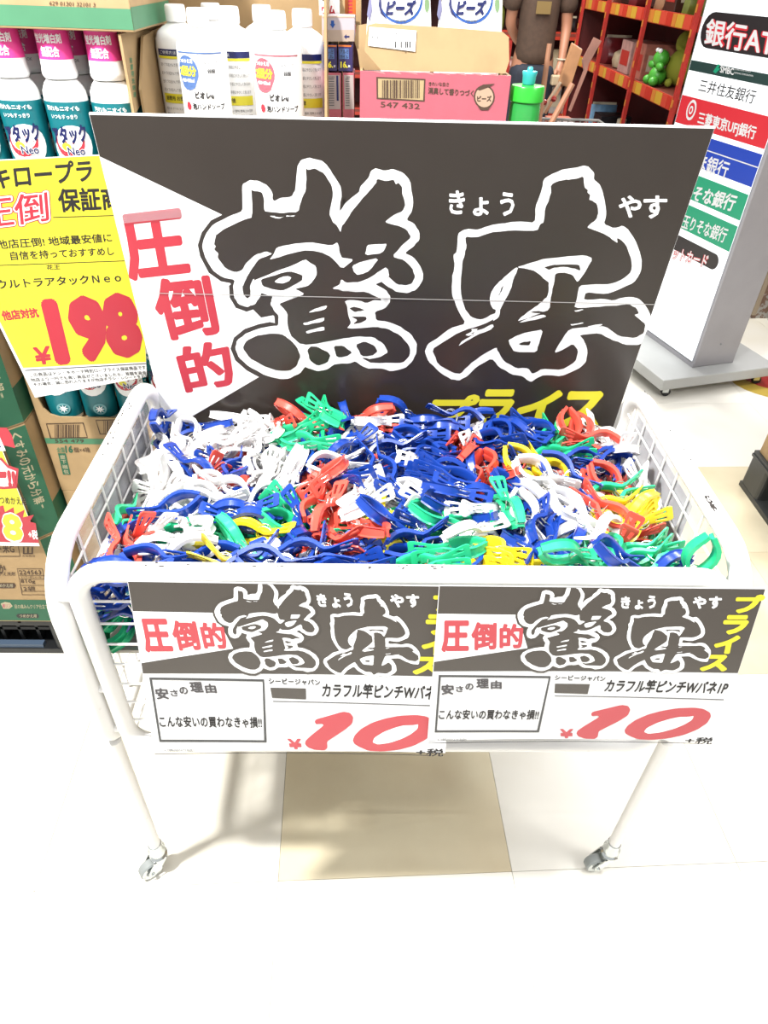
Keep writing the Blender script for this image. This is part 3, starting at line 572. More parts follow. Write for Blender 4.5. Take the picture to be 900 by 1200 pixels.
PINS = "-781,204,1357,2,179,467,5,-687,380,1345,353,-10,354,-3,-786,718,1345,350,-66,347,54,-767,837,1345,180,-311,-169,-305,-557,169,1475,82,-347,-69,-344,-541,361,1475,351,-57,-349,-44,-533,616,1487,2,229,-444,-4,-485,722,1494,24,-401,297,23,-275,126,1475,340,85,-343,97,-324,330,1487,327,3,-4,-378,-313,613,1475,184,-308,-173,-303,-301,787,1491,354,-14,-349,-51,-144,189,1487,4,384,321,3,-114,381,1475,315,-172,-309,-160,-129,580,1475,288,-216,-280,-205,-86,868,1503,86,-345,25,351,76,225,1475,232,-275,223,267,104,376,1475,353,15,-353,27,85,551,1475,339,-113,-335,-101,71,642,1478,297,174,320,-171,397,220,1487,2,192,461,5,278,470,1487,4,345,362,3,244,595,1488,486,1,-1,-118,362,846,1511,40,249,71,-426,570,124,1475,259,231,-267,241,625,347,1475,354,-8,353,-5,533,585,1475,322,136,-326,147,532,738,1496,17,-278,414,33,749,217,1475,106,333,-118,337,782,414,1475,65,-349,53,348,696,545,1475,211,-291,-200,-284,767,843,1499,277,-230,236,255,-732,132,1373,308,-48,362,147,-746,308,1368,384,138,262,-121,-699,596,1345,22,352,-35,353,-707,835,1372,307,-79,386,2,-616,140,1497,159,-353,73,308,-571,455,1500,144,-331,-152,-310,-506,542,1500,198,338,105,-292,-457,792,1525,20,-337,-110,-352,-436,250,1475,138,320,-150,325,-292,425,1475,271,-236,263,226,-430,565,1493,272,-18,-418,-36,-383,755,1504,56,358,40,-342,-46,234,1527,235,248,-213,297,-6,322,1491,307,7,-393,-27,-72,596,1501,341,5,365,-26,-95,822,1524,47,343,-131,336,80,171,1475,227,-279,217,271,42,395,1475,32,351,44,-352,146,602,1500,219,279,-204,287,-21,874,1515,7,-112,-486,-39,256,75,1475,246,-262,-238,-253,405,390,1475,351,-55,-349,-43,320,540,1475,292,189,299,-199,215,743,1485,314,153,-338,119,485,237,1475,86,340,-98,343,519,366,1490,152,-90,-30,-467,486,711,1508,307,259,-268,130,515,803,1515,294,-209,319,135,737,114,1475,304,169,311,-180,711,415,1475,82,-347,70,344,676,610,1500,121,359,-28,325,820,869,1537,23,-365,-16,341,-675,126,1403,500,-17,0,-9,-726,401,1387,83,-462,160,-62,-769,521,1380,102,-225,-414,-133,-770,925,1385,305,306,178,-177,-606,79,1525,211,-333,-265,-157,-690,405,1455,162,-444,68,150,-568,522,1490,305,124,-333,175,-566,739,1506,319,-214,-267,-177,-332,71,1498,283,-271,217,221,-302,469,1487,317,3,-4,-387,-281,495,1487,3,317,-387,-4,-230,799,1493,96,-343,35,349,-110,274,1495,261,-176,-312,-230,55,323,1506,5,351,15,-355,-74,597,1537,312,-222,284,151,-146,667,1480,336,-123,-322,-134,95,72,1475,256,-253,247,244,167,409,1475,18,-354,6,353,82,512,1508,265,-256,-256,-221,37,786,1529,104,-421,-247,27,185,148,1498,51,-355,141,319,307,372,1501,332,108,-357,6,393,696,1493,180,307,167,-308,392,848,1528,24,-433,7,-249,481,71,1475,248,243,257,-252,557,452,1504,178,348,-65,306,522,548,1507,311,176,292,-193,465,956,1515,272,-235,-229,-261,717,233,1503,286,-277,237,189,766,422,1507,141,-329,-104,-333,676,702,1523,183,391,-93,236,638,736,1548,194,86,410,-191,-721,131,1409,425,-20,-263,-9,-726,450,1381,153,-35,3,475,-733,592,1407,114,-116,-285,-377,-678,875,1456,96,-40,-463,-158,-560,102,1534,352,178,-180,250,-460,358,1503,497,-51,24,12,-584,542,1516,303,96,-346,170,-491,874,1536,364,34,322,-112,-436,174,1487,401,-103,-216,-178,-273,368,1475,260,231,-268,240,-211,592,1523,458,-113,-51,158,-307,860,1527,351,-32,353,36,-53,149,1521,329,28,329,181,-76,359,1514,440,65,-73,-216,-113,706,1528,92,-366,200,260,-22,743,1567,148,39,-28,-475,65,120,1504,338,129,320,-129,137,427,1509,222,269,219,-284,196,530,1530,355,-5,352,7,150,717,1512,337,60,363,-28,391,280,1507,226,131,-158,396,364,291,1524,162,-203,-417,-92,437,551,1516,246,-47,-85,425,350,782,1542,305,339,166,-122,616,185,1509,139,-10,-79,-474,609,422,1500,340,87,334,-123,598,656,1495,144,-313,190,309,543,881,1523,47,334,162,-332,726,188,1515,1,362,344,21,772,345,1522,206,-324,72,312,700,707,1557,357,-288,-104,-171,775,853,1553,444,-66,214,51,-767,306,1408,249,10,-94,-423,-627,359,1475,47,-352,35,350,-817,621,1364,449,11,220,12,-669,762,1478,336,-111,336,110,-707,236,1476,307,-264,276,100,-419,401,1505,49,463,-4,-181,-512,668,1516,146,-216,263,336,-552,896,1507,67,344,-127,334,-276,217,1500,319,-149,-334,-122,-350,378,1522,9,359,-70,-341,-238,747,1526,249,261,-261,228,-358,882,1517,30,-498,-34,-3,-156,179,1539,370,150,300,23,-175,262,1529,218,-286,222,267,-12,612,1515,432,55,231,86,-167,812,1495,341,84,353,-47,182,219,1509,43,400,-80,-286,115,457,1541,126,-346,-115,-318,156,529,1557,256,154,-335,220,161,705,1542,50,-339,17,364,342,121,1491,287,222,-186,290,421,441,1522,135,-263,-36,-401,255,585,1530,22,-356,2,351,217,682,1552,111,2,-482,72,582,143,1507,345,-120,338,49,543,496,1520,233,127,-130,403,557,611,1543,2,75,494,-18,625,812,1521,7,219,2,-450,819,162,1559,367,-2,-339,-2,820,332,1559,89,-330,101,-350,818,633,1488,0,-221,-6,448,725,839,1527,65,357,116,-324,-785,141,1410,22,-299,177,-359,-778,424,1367,474,21,-42,-151,-713,687,1379,353,4,-330,127,-817,751,1439,237,291,-218,-247,-598,267,1507,49,-359,-342,46,-550,397,1530,121,-349,-106,-320,-499,610,1541,427,-46,-251,-49,-544,896,1538,102,-347,18,344,-404,162,1503,157,-230,65,410,-379,375,1555,238,-58,-434,44,-286,542,1493,332,-197,187,257,-288,901,1557,15,358,-15,348,-46,59,1523,334,98,-95,-346,-18,255,1580,278,79,354,-203,-74,550,1548,31,254,-430,6,-124,823,1554,252,-309,147,264,119,224,1525,40,332,85,362,47,414,1561,339,38,362,50,139,579,1578,292,-113,-386,-54,35,735,1524,312,-237,285,123,255,327,1475,353,-28,352,16,257,357,1524,306,-121,-295,-234,425,593,1516,300,-145,-320,-191,256,871,1503,352,-53,-340,-89,574,194,1537,237,64,-421,114,571,428,1556,373,19,330,37,527,676,1586,404,-68,-7,287,483,836,1548,234,229,336,-174,672,193,1558,68,340,3,360,756,297,1555,85,267,-323,258,769,633,1510,271,-14,-405,-112,638,878,1557,40,-436,-68,-232,-702,499,1464,76,284,-257,313,-820,501,1424,132,-342,117,-319,-706,708,1453,200,408,208,16,-767,968,1393,341,-90,90,-343,-510,122,1548,308,-100,373,-76,-610,348,1510,170,-292,-164,-330,-452,612,1549,427,51,-254,28,-564,882,1565,244,-278,144,304,-291,250,1569,206,413,-108,-160,-120,316,1565,233,213,262,-285,-321,578,1523,284,204,105,-341,-402,858,1532,13,-344,-19,-362,-176,241,1593,180,169,-394,183,-80,470,1475,192,-303,182,297,-58,498,1547,441,48,-6,231,-33,890,1574,372,21,-281,180,34,138,1533,121,-332,-128,-330,111,289,1541,91,-324,208,305,29,620,1534,69,489,2,77,79,861,1502,285,-220,-243,-248,364,107,1528,234,253,149,-330,349,347,1525,155,366,-162,256,313,584,1500,31,362,-62,-337,273,914,1537,164,-313,134,327,506,213,1520,1,-472,-52,158,558,307,1540,334,-103,274,230,513,518,1585,277,22,-416,-10,429,955,1564,235,-213,-276,-271,639,236,1613,126,-70,-346,331,642,420,1529,1,388,-9,315,776,498,1517,279,131,-381,99,692,891,1567,20,357,97,-336,-749,242,1428,83,-282,-246,-321,-781,372,1430,160,367,49,-296,-715,677,1464,408,-199,-16,208,-821,889,1432,104,-340,-109,334,-466,263,1534,352,23,39,352,-659,370,1540,343,-23,-360,-44,-581,715,1543,295,120,339,-183,-593,836,1579,331,-125,-230,-268,-399,71,1535,252,-241,-252,-254,-385,478,1547,46,242,80,427,-305,629,1524,109,364,101,309,-415,875,1563,337,-81,-351,-81,-238,143,1522,116,-468,-129,29,-121,382,1509,145,-333,181,292,-33,589,1579,352,-166,306,73,-241,901,1544,32,-43,48,495,76,105,1562,306,175,-306,180,112,470,1591,237,-171,302,271,71,616,1543,401,-75,272,-98,158,877,1529,71,355,-120,323,391,144,1546,55,-338,156,329,372,347,1551,161,-270,126,368,337,669,1516,237,-198,367,142,269,822,1540,251,107,418,32,480,132,1516,20,46,-497,3,476,414,1571,166,341,190,-264,595,561,1603,444,43,-159,162,513,902,1566,249,-231,166,327,766,125,1526,0,-362,-224,262,681,461,1567,300,-215,-115,-317,758,601,1537,120,-278,-123,-378,760,869,1581,446,-66,214,31,-773,122,1441,230,-316,-1,312,-719,450,1485,383,124,-184,-232,-773,619,1437,164,-160,-311,-318,-767,885,1425,107,-333,89,-346,-507,234,1533,31,341,-365,-13,-715,336,1524,51,7,-59,494,-573,517,1555,264,280,177,-266,-682,751,1509,218,-303,187,275,-389,130,1530,5,305,-368,-148,-445,386,1565,387,7,-316,-25,-390,618,1578,76,-260,-8,420,-374,825,1564,327,66,363,-81,-197,508,1541,370,214,81,246,-156,412,1531,112,302,-59,378,-53,707,1574,136,-244,-82,-407,-175,804,1567,397,-58,286,84,88,199,1573,186,315,-90,328,86,365,1578,357,-171,-249,-177,110,624,1594,333,231,114,-270,221,827,1574,385,-17,-318,12,327,201,1514,121,-222,-397,-168,398,294,1579,472,59,55,-145,375,692,1534,347,154,-235,226,313,838,1563,147,-233,38,416,491,201,1565,74,347,-109,335,460,422,1613,44,-191,458,36,488,610,1614,117,-257,-135,-390,506,819,1575,123,-319,19,364,566,198,1570,422,46,257,-63,661,382,1571,268,196,-372,33,737,662,1571,207,-339,123,278,713,815,1578,357,-14,337,91,-765,96,1463,256,292,309,-64,-833,401,1464,500,16,0,9,-787,575,1478,128,117,-29,-468,-740,845,1435,166,-318,-52,344,-720,190,1505,422,5,-67,259,-504,443,1548,296,264,-204,226,-600,690,1585,187,258,165,-348,-452,901,1582,8,252,103,419,-313,200,1546,151,10,-29,-476,-315,444,1545,26,237,30,-439,-371,703,1550,349,-47,-340,-102,-353,774,1599,340,95,313,-165,-168,59,1554,2,360,-347,-2,-179,452,1555,304,-254,243,185,-146,687,1573,200,-230,-237,-317,-168,784,1599,289,269,242,-188,103,74,1605,301,165,-184,314,142,346,1574,263,59,-32,420,83,752,1592,237,-223,-239,-295,121,959,1551,292,297,194,-198,310,212,1563,372,-191,197,189,341,326,1584,133,356,-186,266,403,572,1556,72,380,109,-298,326,819,1584,416,4,-248,-122,431,210,1574,92,-224,101,425,525,350,1607,236,-1,-53,438,469,626,1642,87,397,105,-272,554,811,1577,26,-480,124,-55,715,59,1523,347,1,-1,-360,744,394,1545,9,367,-230,249,678,636,1593,375,-40,-272,-184,744,903,1606,39,-213,-82,-443,-833,192,1412,3,8,-470,169,-735,378,1484,377,-65,252,199,-775,651,1472,60,-233,-113,-423,-774,828,1457,245,163,-404,16,-592,201,1550,253,217,-265,262,-565,347,1561,307,-138,331,166,-568,562,1581,218,235,-227,309,-649,760,1545,278,-182,-307,-213,-319,158,1568,6,-151,476,-17,-297,331,1570,167,-179,291,324,-253,683,1517,282,247,-96,317,-330,854,1610,344,80,-310,170,-153,100,1552,349,56,88,-342,-33,329,1594,150,122,-7,461,-176,656,1595,372,112,306,-75,-179,772,1628,282,-150,-327,-203,155,189,1571,68,-320,196,324,68,307,1617,189,-315,-93,-327,95,591,1616,314,-61,-119,-366,79,813,1558,287,-115,381,96,238,167,1552,16,-283,116,-395,252,324,1558,10,-241,-431,-78,312,607,1561,62,331,157,-335,376,729,1597,285,121,-392,20,500,97,1568,254,-152,261,307,565,322,1591,22,-411,278,62,602,715,1630,216,208,-299,266,597,801,1582,48,291,-128,383,739,211,1590,226,266,-224,279,716,396,1585,380,-33,268,180,722,567,1565,146,-335,-32,340,805,902,1583,28,-494,-68,-23,-765,59,1493,346,30,-29,-358,-795,330,1500,354,100,-338,21,-788,591,1521,306,-107,-377,-49,-767,796,1490,257,343,248,-68,-712,277,1590,385,-218,54,225,-551,405,1588,295,233,-319,83,-453,596,1585,429,-25,-256,3,-496,812,1597,332,132,-349,-28,-365,173,1568,34,475,151,11,-342,410,1599,132,187,262,-359,-274,700,1614,57,346,37,-355,-305,958,1601,223,211,270,-288,-62,121,1592,324,114,336,-137,-159,431,1594,298,-14,-401,16,-66,616,1604,222,-309,185,267,-134,958,1561,168,-178,-312,-305,184,201,1601,36,371,-67,-327,82,374,1646,208,132,325,-290,87,672,1610,314,83,256,-282,65,923,1570,361,-101,224,243,240,101,1562,234,252,338,-132,250,367,1592,142,358,-108,-300,398,556,1584,90,303,-188,339,322,709,1600,251,351,225,-116,557,74,1577,242,308,-259,171,435,205,1625,126,-274,63,394,441,566,1634,370,-29,281,183,583,902,1625,14,-378,43,324,714,191,1620,184,283,-202,309,709,292,1580,177,219,-353,215,743,507,1569,202,259,-349,142,715,860,1632,70,-178,26,-461,-774,151,1507,108,-212,-166,-408,-546,476,1597,273,183,-360,111,-764,542,1557,248,-327,-169,-231,-764,840,1517,385,95,122,-279,-580,164,1586,279,244,256,-216,-297,365,1613,77,-448,-60,-199,-514,658,1609,6,349,-72,-351,-543,785,1613,105,296,-289,260,-385,130,1622,75,377,-194,253,-260,398,1583,452,43,-170,123,-248,665,1574,18,499,-28,-20,-326,826,1652,177,250,-193,345,-80,479,1518,452,2,-16,214,-77,424,1583,262,61,421,15,-138,717,1649,36,-455,205,6,-179,840,1616,264,-245,-336,-84,69,226,1624,235,-252,151,330,145,312,1625,313,278,-176,209,176,692,1614,116,-262,261,316,110,827,1580,172,-267,258,287,305,73,1598,276,216,-224,277,314,444,1566,337,154,-152,299,304,549,1585,213,-197,-274,-302,251,726,1628,104,130,64,467,570,128,1624,247,-68,-429,1,374,289,1626,367,76,-330,-23,478,483,1666,378,-86,256,184,435,950,1596,246,284,227,-240,757,143,1596,203,-278,213,294,697,399,1630,211,-256,166,335,730,542,1602,280,79,116,-390,681,806,1613,463,86,162,50,-769,137,1549,273,-61,-412,-40,-769,374,1548,152,57,18,472,-731,697,1548,85,144,-468,56,-751,911,1513,202,249,-43,381,-644,196,1587,375,31,-24,-328,-599,287,1582,290,-256,218,230,-629,610,1574,39,243,-292,323,-616,890,1593,10,419,-162,-220,-363,74,1624,150,280,320,-217,-250,459,1581,125,86,3,-476,-420,616,1613,21,122,36,483,-401,876,1643,398,-125,275,-23,-131,149,1600,225,-348,241,143,-51,383,1596,242,104,416,-90,-174,622,1633,168,375,-199,204,-69,901,1606,161,-304,310,188,223,248,1638,253,92,5,421,213,357,1638,365,21,247,-235,23,758,1618,206,303,229,-252,117,803,1613,271,277,-260,179,250,146,1600,193,-333,246,204,331,414,1612,29,-347,75,351,353,615,1612,61,272,134,393,266,971,1576,345,99,-103,-333,519,168,1615,38,-315,78,379,427,307,1643,87,-236,61,428,462,470,1609,8,449,185,120,362,725,1665,241,81,-403,152,814,70,1627,274,223,-250,-250,763,367,1615,120,298,-283,257,760,660,1626,187,325,-290,159,632,812,1627,292,65,389,94,-833,158,1526,1,-9,499,35,-818,433,1557,52,252,-88,-420,-719,625,1563,475,-40,89,124,-765,956,1521,160,-278,-315,-218,-614,78,1580,262,-224,262,250,-618,304,1615,58,-315,-176,-341,-574,711,1637,258,-49,34,424,-675,901,1541,228,-158,165,382,-308,74,1645,279,-151,216,320,-226,419,1630,57,-349,79,345,-290,679,1578,327,12,378,-10,-320,898,1633,66,-232,402,173,-174,200,1619,377,-233,153,175,4,445,1623,138,286,155,-354,-69,646,1641,34,377,80,-317,-51,891,1648,64,-349,225,271,94,93,1644,264,-290,245,190,157,395,1629,246,359,-106,221,31,715,1638,122,298,-316,215,230,814,1616,430,-90,-238,-12,298,81,1627,265,239,202,-287,312,373,1659,27,497,49,-7,247,561,1613,493,30,-74,-19,406,786,1632,442,-42,215,78,469,167,1626,482,-29,70,-108,540,304,1638,311,-65,333,196,293,550,1613,402,12,297,6,459,810,1601,270,117,-388,114,801,620,1581,161,463,-92,32,706,461,1645,146,319,-245,259,475,502,1641,371,-77,259,197,662,766,1650,287,-202,-178,-308,-760,265,1580,360,-271,15,217,-763,496,1595,47,24,472,157,-772,651,1556,133,-76,-95,-466,-819,904,1560,31,372,-21,-332,-624,229,1592,17,-376,329,-12,-546,398,1619,183,309,-287,196,-585,490,1626,219,-246,-161,-340,-711,820,1593,269,131,-398,49,-446,211,1581,0,-169,458,108,-195,365,1635,15,480,-95,100,-340,601,1588,484,52,110,-33,-286,932,1643,14,-423,-259,62,-235,170,1616,59,-318,15,-381,-93,387,1639,151,246,-45,406,-133,534,1620,298,-275,244,161,-171,866,1665,63,-43,493,-39,102,158,1632,209,-254,-308,-217,183,474,1625,50,-386,-314,2,-117,948,1623,331,196,15,-319,105,897,1619,303,163,94,-351,385,427,1632,386,156,-257,103,341,164,1640,269,-102,407,-38,282,550,1642,402,12,297,-16,189,925,1625,326,150,-108,331,584,83,1669,151,-155,287,348,589,363,1659,132,-314,-78,-358,551,495,1660,361,-56,268,211,490,830,1626,462,22,-83,171,766,155,1626,181,302,-192,299,759,308,1637,231,-342,164,230,709,615,1640,193,269,348,-138,789,717,1635,137,337,96,329,-812,164,1572,24,-144,50,476,-722,470,1590,18,492,-62,-60,-784,619,1572,162,441,159,-58,-791,797,1607,59,-330,-93,-359,-494,125,1611,101,304,259,-283,-712,335,1625,296,240,279,-165,-459,695,1620,23,445,-9,226,-706,933,1585,101,-298,-279,-271,-390,282,1588,378,-23,14,327,-356,496,1615,218,-215,69,389,-367,589,1606,479,71,112,-55,-277,722,1647,274,195,-299,218,-120,272,1637,180,306,22,-351,-22,274,1638,122,-182,349,283,-157,505,1651,261,93,-355,217,50,963,1627,39,312,-357,-154,-106,73,1630,263,247,-234,255,105,541,1625,231,-305,-210,-243,196,903,1662,346,-164,-118,-299,126,862,1608,187,-293,347,92,272,139,1645,338,-155,334,13,197,423,1650,155,-280,343,175,134,543,1656,187,263,198,-327,278,844,1634,421,-46,246,-100,462,78,1686,316,107,21,372,543,187,1659,97,176,452,-75,709,487,1618,293,229,-333,31,474,910,1638,115,-305,-141,-352,736,90,1598,54,278,407,62,674,321,1622,428,100,-52,-233,819,521,1631,43,-313,-49,384,832,712,1641,445,-228,6,-13,-791,226,1604,75,-416,-55,-262,-700,387,1583,380,99,307,-36,-820,703,1589,44,334,54,366,-830,904,1629,125,483,-2,29,-687,65,1623,357,15,-3,350,-635,116,1613,287,-212,271,221,-702,630,1614,234,-92,-17,-432,-736,752,1578,118,283,28,-394,-504,325,1612,343,-1,20,-363,-439,362,1620,341,14,-53,362,-451,854,1630,104,416,13,-256,-547,956,1611,155,-293,319,196,-206,129,1642,216,266,-290,221,-124,421,1647,94,266,15,413,-241,480,1654,217,-114,-431,-66,-253,902,1689,110,269,61,-403"
# ================================================================ POLE CLIPS
PINROWS = [(-0.0424, 0.0165, 0.0218, 0.0026), (-0.039, 0.0161, 0.0254, 0.0032), (-0.0339, 0.0145, 0.0254, 0.0029), (-0.0254, 0.0119, 0.0224, 0.0026), (-0.0169, 0.0092, 0.0189, 0.0026), (-0.0124, 0.0079, 0.0171, 0.0032), (-0.0045, 0.0057, 0.0149, 0.0051), (0.0034, 0.0051, 0.0137, 0.006), (0.0102, 0.0086, 0.0137, 0.0056), (0.0181, 0.0143, 0.0143, 0.0056), (0.0271, 0.0182, 0.0149, 0.006), (0.0362, 0.0189, 0.0149, 0.006), (0.0452, 0.0165, 0.0146, 0.006), (0.0531, 0.0119, 0.014, 0.006), (0.0599, 0.0062, 0.013, 0.006), (0.065, 0.0026, 0.0117, 0.0056)]
XF = [-.5, -.34, -.12, .12, .34, .5]
def lever_mesh(sgn):
    V = []; F = []; n = len(PINROWS)
    for i, (y, z, w_, t) in enumerate(PINROWS):
        a = PINROWS[max(i-1, 0)]; b = PINROWS[min(i+1, n-1)]; dy = b[0]-a[0]; dz = b[1]-a[1]; L = math.hypot(dy, dz); ny, nz = -dz/L, dy/L
        for k in (0, 1):
            for j, f in enumerate(XF):
                tt = t*(.5 if k else -.5)
                if j in (0, 5): tt *= 1.3 if (k and i > 7) else .75
                elif k and i > 7: tt *= .55
                V.append((f*w_, y+ny*tt, sgn*(z+nz*tt)))
    idx = lambda i, k, j: (i*2+k)*6+j
    on = lambda i, j: 0 <= i < n-1 and 0 <= j < 5 and not (2 <= i <= 3 and j in (1, 3))
    for i in range(n-1):
        for j in range(5):
            if not on(i, j): continue
            F.append((idx(i,1,j), idx(i,1,j+1), idx(i+1,1,j+1), idx(i+1,1,j))); F.append((idx(i,0,j), idx(i+1,0,j), idx(i+1,0,j+1), idx(i,0,j+1)))
            if not on(i-1, j): F.append((idx(i,0,j), idx(i,0,j+1), idx(i,1,j+1), idx(i,1,j)))
            if not on(i+1, j): F.append((idx(i+1,0,j), idx(i+1,1,j), idx(i+1,1,j+1), idx(i+1,0,j+1)))
            if not on(i, j-1): F.append((idx(i,0,j), idx(i,1,j), idx(i+1,1,j), idx(i+1,0,j)))
            if not on(i, j+1): F.append((idx(i,0,j+1), idx(i+1,0,j+1), idx(i+1,1,j+1), idx(i,1,j+1)))
    if sgn < 0: F = [f[::-1] for f in F]
    return V, F
PCOL = {'blue': mat('blue_clip_plastic', (.008, .042, .28), .25, spec=.5), 'white': mat('white_clip_plastic', (.84, .83, .82), .28),
        'green': mat('green_clip_plastic', (.02, .46, .20), .27), 'red': mat('red_clip_plastic', (.66, .075, .05), .3), 'yellow': mat('yellow_clip_plastic', (.84, .66, .02), .3)}
HOT = {'white': [(222,590,36),(240,520,30),(205,625,28),(182,555,32),(325,560,24),(296,510,26),(300,570,16),(430,575,24),(505,590,22),(640,575,20),(702,498,26),(740,520,16),(765,548,28),(705,620,30),(735,620,16),(650,478,16),(470,570,12),(395,530,16),(280,530,14),(560,600,12)],
 'red': [(262,545,24),(385,570,26),(400,610,24),(395,640,14),(342,488,20),(430,505,20),(545,530,18),(575,568,18),(598,575,14),(685,520,20),(690,575,20),(715,578,14),(800,650,22),(738,625,14),(150,640,16),(420,545,14),(560,545,14)],
 'green': [(240,620,24),(275,640,26),(335,610,20),(380,500,22),(360,520,14),(435,635,18),(520,610,18),(590,602,18),(640,500,14),(655,530,20),(745,590,24),(700,650,26),(770,640,26),(160,600,18),(140,735,16),(150,705,10),(480,655,22),(510,650,14),(800,672,12),(620,660,10)],
 'yellow': [(320,632,24),(465,640,22),(620,545,16),(742,600,26),(595,662,20),(640,655,18),(402,600,12),(262,655,18),(555,480,12),(450,600,10),(690,660,8)]}
raw = [int(v) for v in PINS.split(',')]
pins = []
for i in range(0, len(raw), 7):
    l = Vector(raw[i:i+3])/2000; q = Quaternion([v/500 for v in raw[i+3:i+7]]); q.normalize()
    l.z -= .034*l.y/.5
    for ty in (-.042, .062):
        e_ = l+q@Vector((0, ty, 0))
        if e_.x > .392: l.x -= e_.x-.392; continue
        if abs(e_.x) > .436: l.x -= math.copysign(abs(e_.x)-.436, e_.x)
    pins.append([l, q])
pins.sort(key=lambda p: -(p[0].z + (.06 if (p[0].x < -.33 and p[0].y < .12) else 0)))
def pin_colour(l):
    x, y = px(l)
    best = None
    for c, H in HOT.items():
        for hx, hy, r in H:
            d = math.hypot(x-hx, y-hy)/r
            if d < 1 and (best is None or d < best[0]): best = (d, c)
    if best and random.random() < .93: return best[1]
    r = random.random()
    return 'white' if r < .05 else 'red' if r < .07 else 'green' if r < .09 else 'blue'
lm = {}
for c, m_ in PCOL.items():
    for sg in (1, -1):
        V, F = lever_mesh(sg); mb = MB(); mb.add(V, F, m_); o = mb.build('lever', None, True); lm[c, sg] = o.data; bpy.data.objects.remove(o)
mb = MB()
for sx in (-1, 1):
    P = [(sx*.0033, .003+.0125*math.cos(R(a)), .0125*math.sin(R(a))*1.2) for a in range(-150, 151, 25)]
    mb.tube(P, 0.0009, STEEL, 6)
for sz in (-1, 1):
    mb.tube([(-.0033, .003-.0108, sz*.0075), (.0033, .003-.0108, sz*.0075)], 0.0009, STEEL, 6)
o = mb.build('spring', None, True); spring = o.data; bpy.data.objects.remove(o)
xz = lambda l: 'left' if l.x < -.14 else 'right' if l.x > .15 else 'middle'
yz = lambda l: 'front' if l.y < .17 else 'back' if l.y > .34 else 'centre'
WHERE = {'left': 'left third', 'middle': 'middle third', 'right': 'right third'}
DEP = {'front': 'near the front rim', 'centre': 'halfway back', 'back': 'close to the board'}
rest = {}
cols = [pin_colour(p[0]) for p in pins]
NIND = 296
ORD = ['first', 'second', 'third', 'fourth', 'fifth', 'sixth', 'seventh', 'eighth', 'ninth', 'tenth', 'eleventh', 'twelfth', 'thirteenth', 'fourteenth', 'fifteenth']
def pointing(q):
    d = q@Vector((0, 1, 0))
    if d.z > .62: return 'up'
    if d.z < -.62: return 'down'
    a = math.degrees(math.atan2(d.y, d.x)) % 360
    return ['right', 'to the back right', 'towards the board', 'to the back left', 'left', 'to the front left', 'to the front', 'to the front right'][int((a+22.5)//45) % 8]
PL = {('left', 'front'): 'front left of the heap', ('middle', 'front'): 'front middle of the heap', ('right', 'front'): 'front right of the heap', ('left', 'centre'): 'left side of the heap', ('middle', 'centre'): 'centre of the heap', ('right', 'centre'): 'right side of the heap', ('left', 'back'): 'back left of the heap', ('middle', 'back'): 'back middle of the heap', ('right', 'back'): 'back right of the heap'}
keys = [(c, pointing(q), PL[xz(l), yz(l)]) for (l, q), c in list(zip(pins, cols))[:NIND]]
byk = {}
for i_, k in enumerate(keys): byk.setdefault(k, []).append(i_)
plab = {}
for k, ids in byk.items():
    ids.sort(key=lambda i_: px(pins[i_][0])[0])
    for n_, i_ in enumerate(ids):
        plab[i_] = f'{k[0]} pole clip, jaws {k[1]}, {k[2]}'+('' if len(ids) == 1 else f', {"leftmost" if n_ == 0 else "rightmost" if n_ == len(ids)-1 else ORD[n_]+" from left"}')
for idx_, ((l, q), c) in enumerate(zip(pins, cols)):
    if idx_ < NIND:
        o = thing('pole_clip', plab[idx_], 'clothes peg', l, 0, f'{c} pole clips in the heap')
        o.rotation_mode = 'QUATERNION'; o.rotation_quaternion = q
        for sg in (1, -1):
            a = bpy.data.objects.new('lever', lm[c, sg]); COL.objects.link(a); a.parent = o
        a = bpy.data.objects.new('spring', spring); COL.objects.link(a); a.parent = o
    else: rest.setdefault('all', []).append((l, q, c))
mb = MB()
for l, q, c in rest['all']:
    M = Matrix.LocRotScale(l, q, None)
    for sg in (1, -1):
        V, F = lever_mesh(sg); mb.add([M@Vector(p) for p in V], F, PCOL[c])
o = mb.build('pole_clip_heap', None, True); tag(o, 'pole clips buried beneath the top layer of the heap', 'clothes pegs'); o['kind'] = 'stuff'
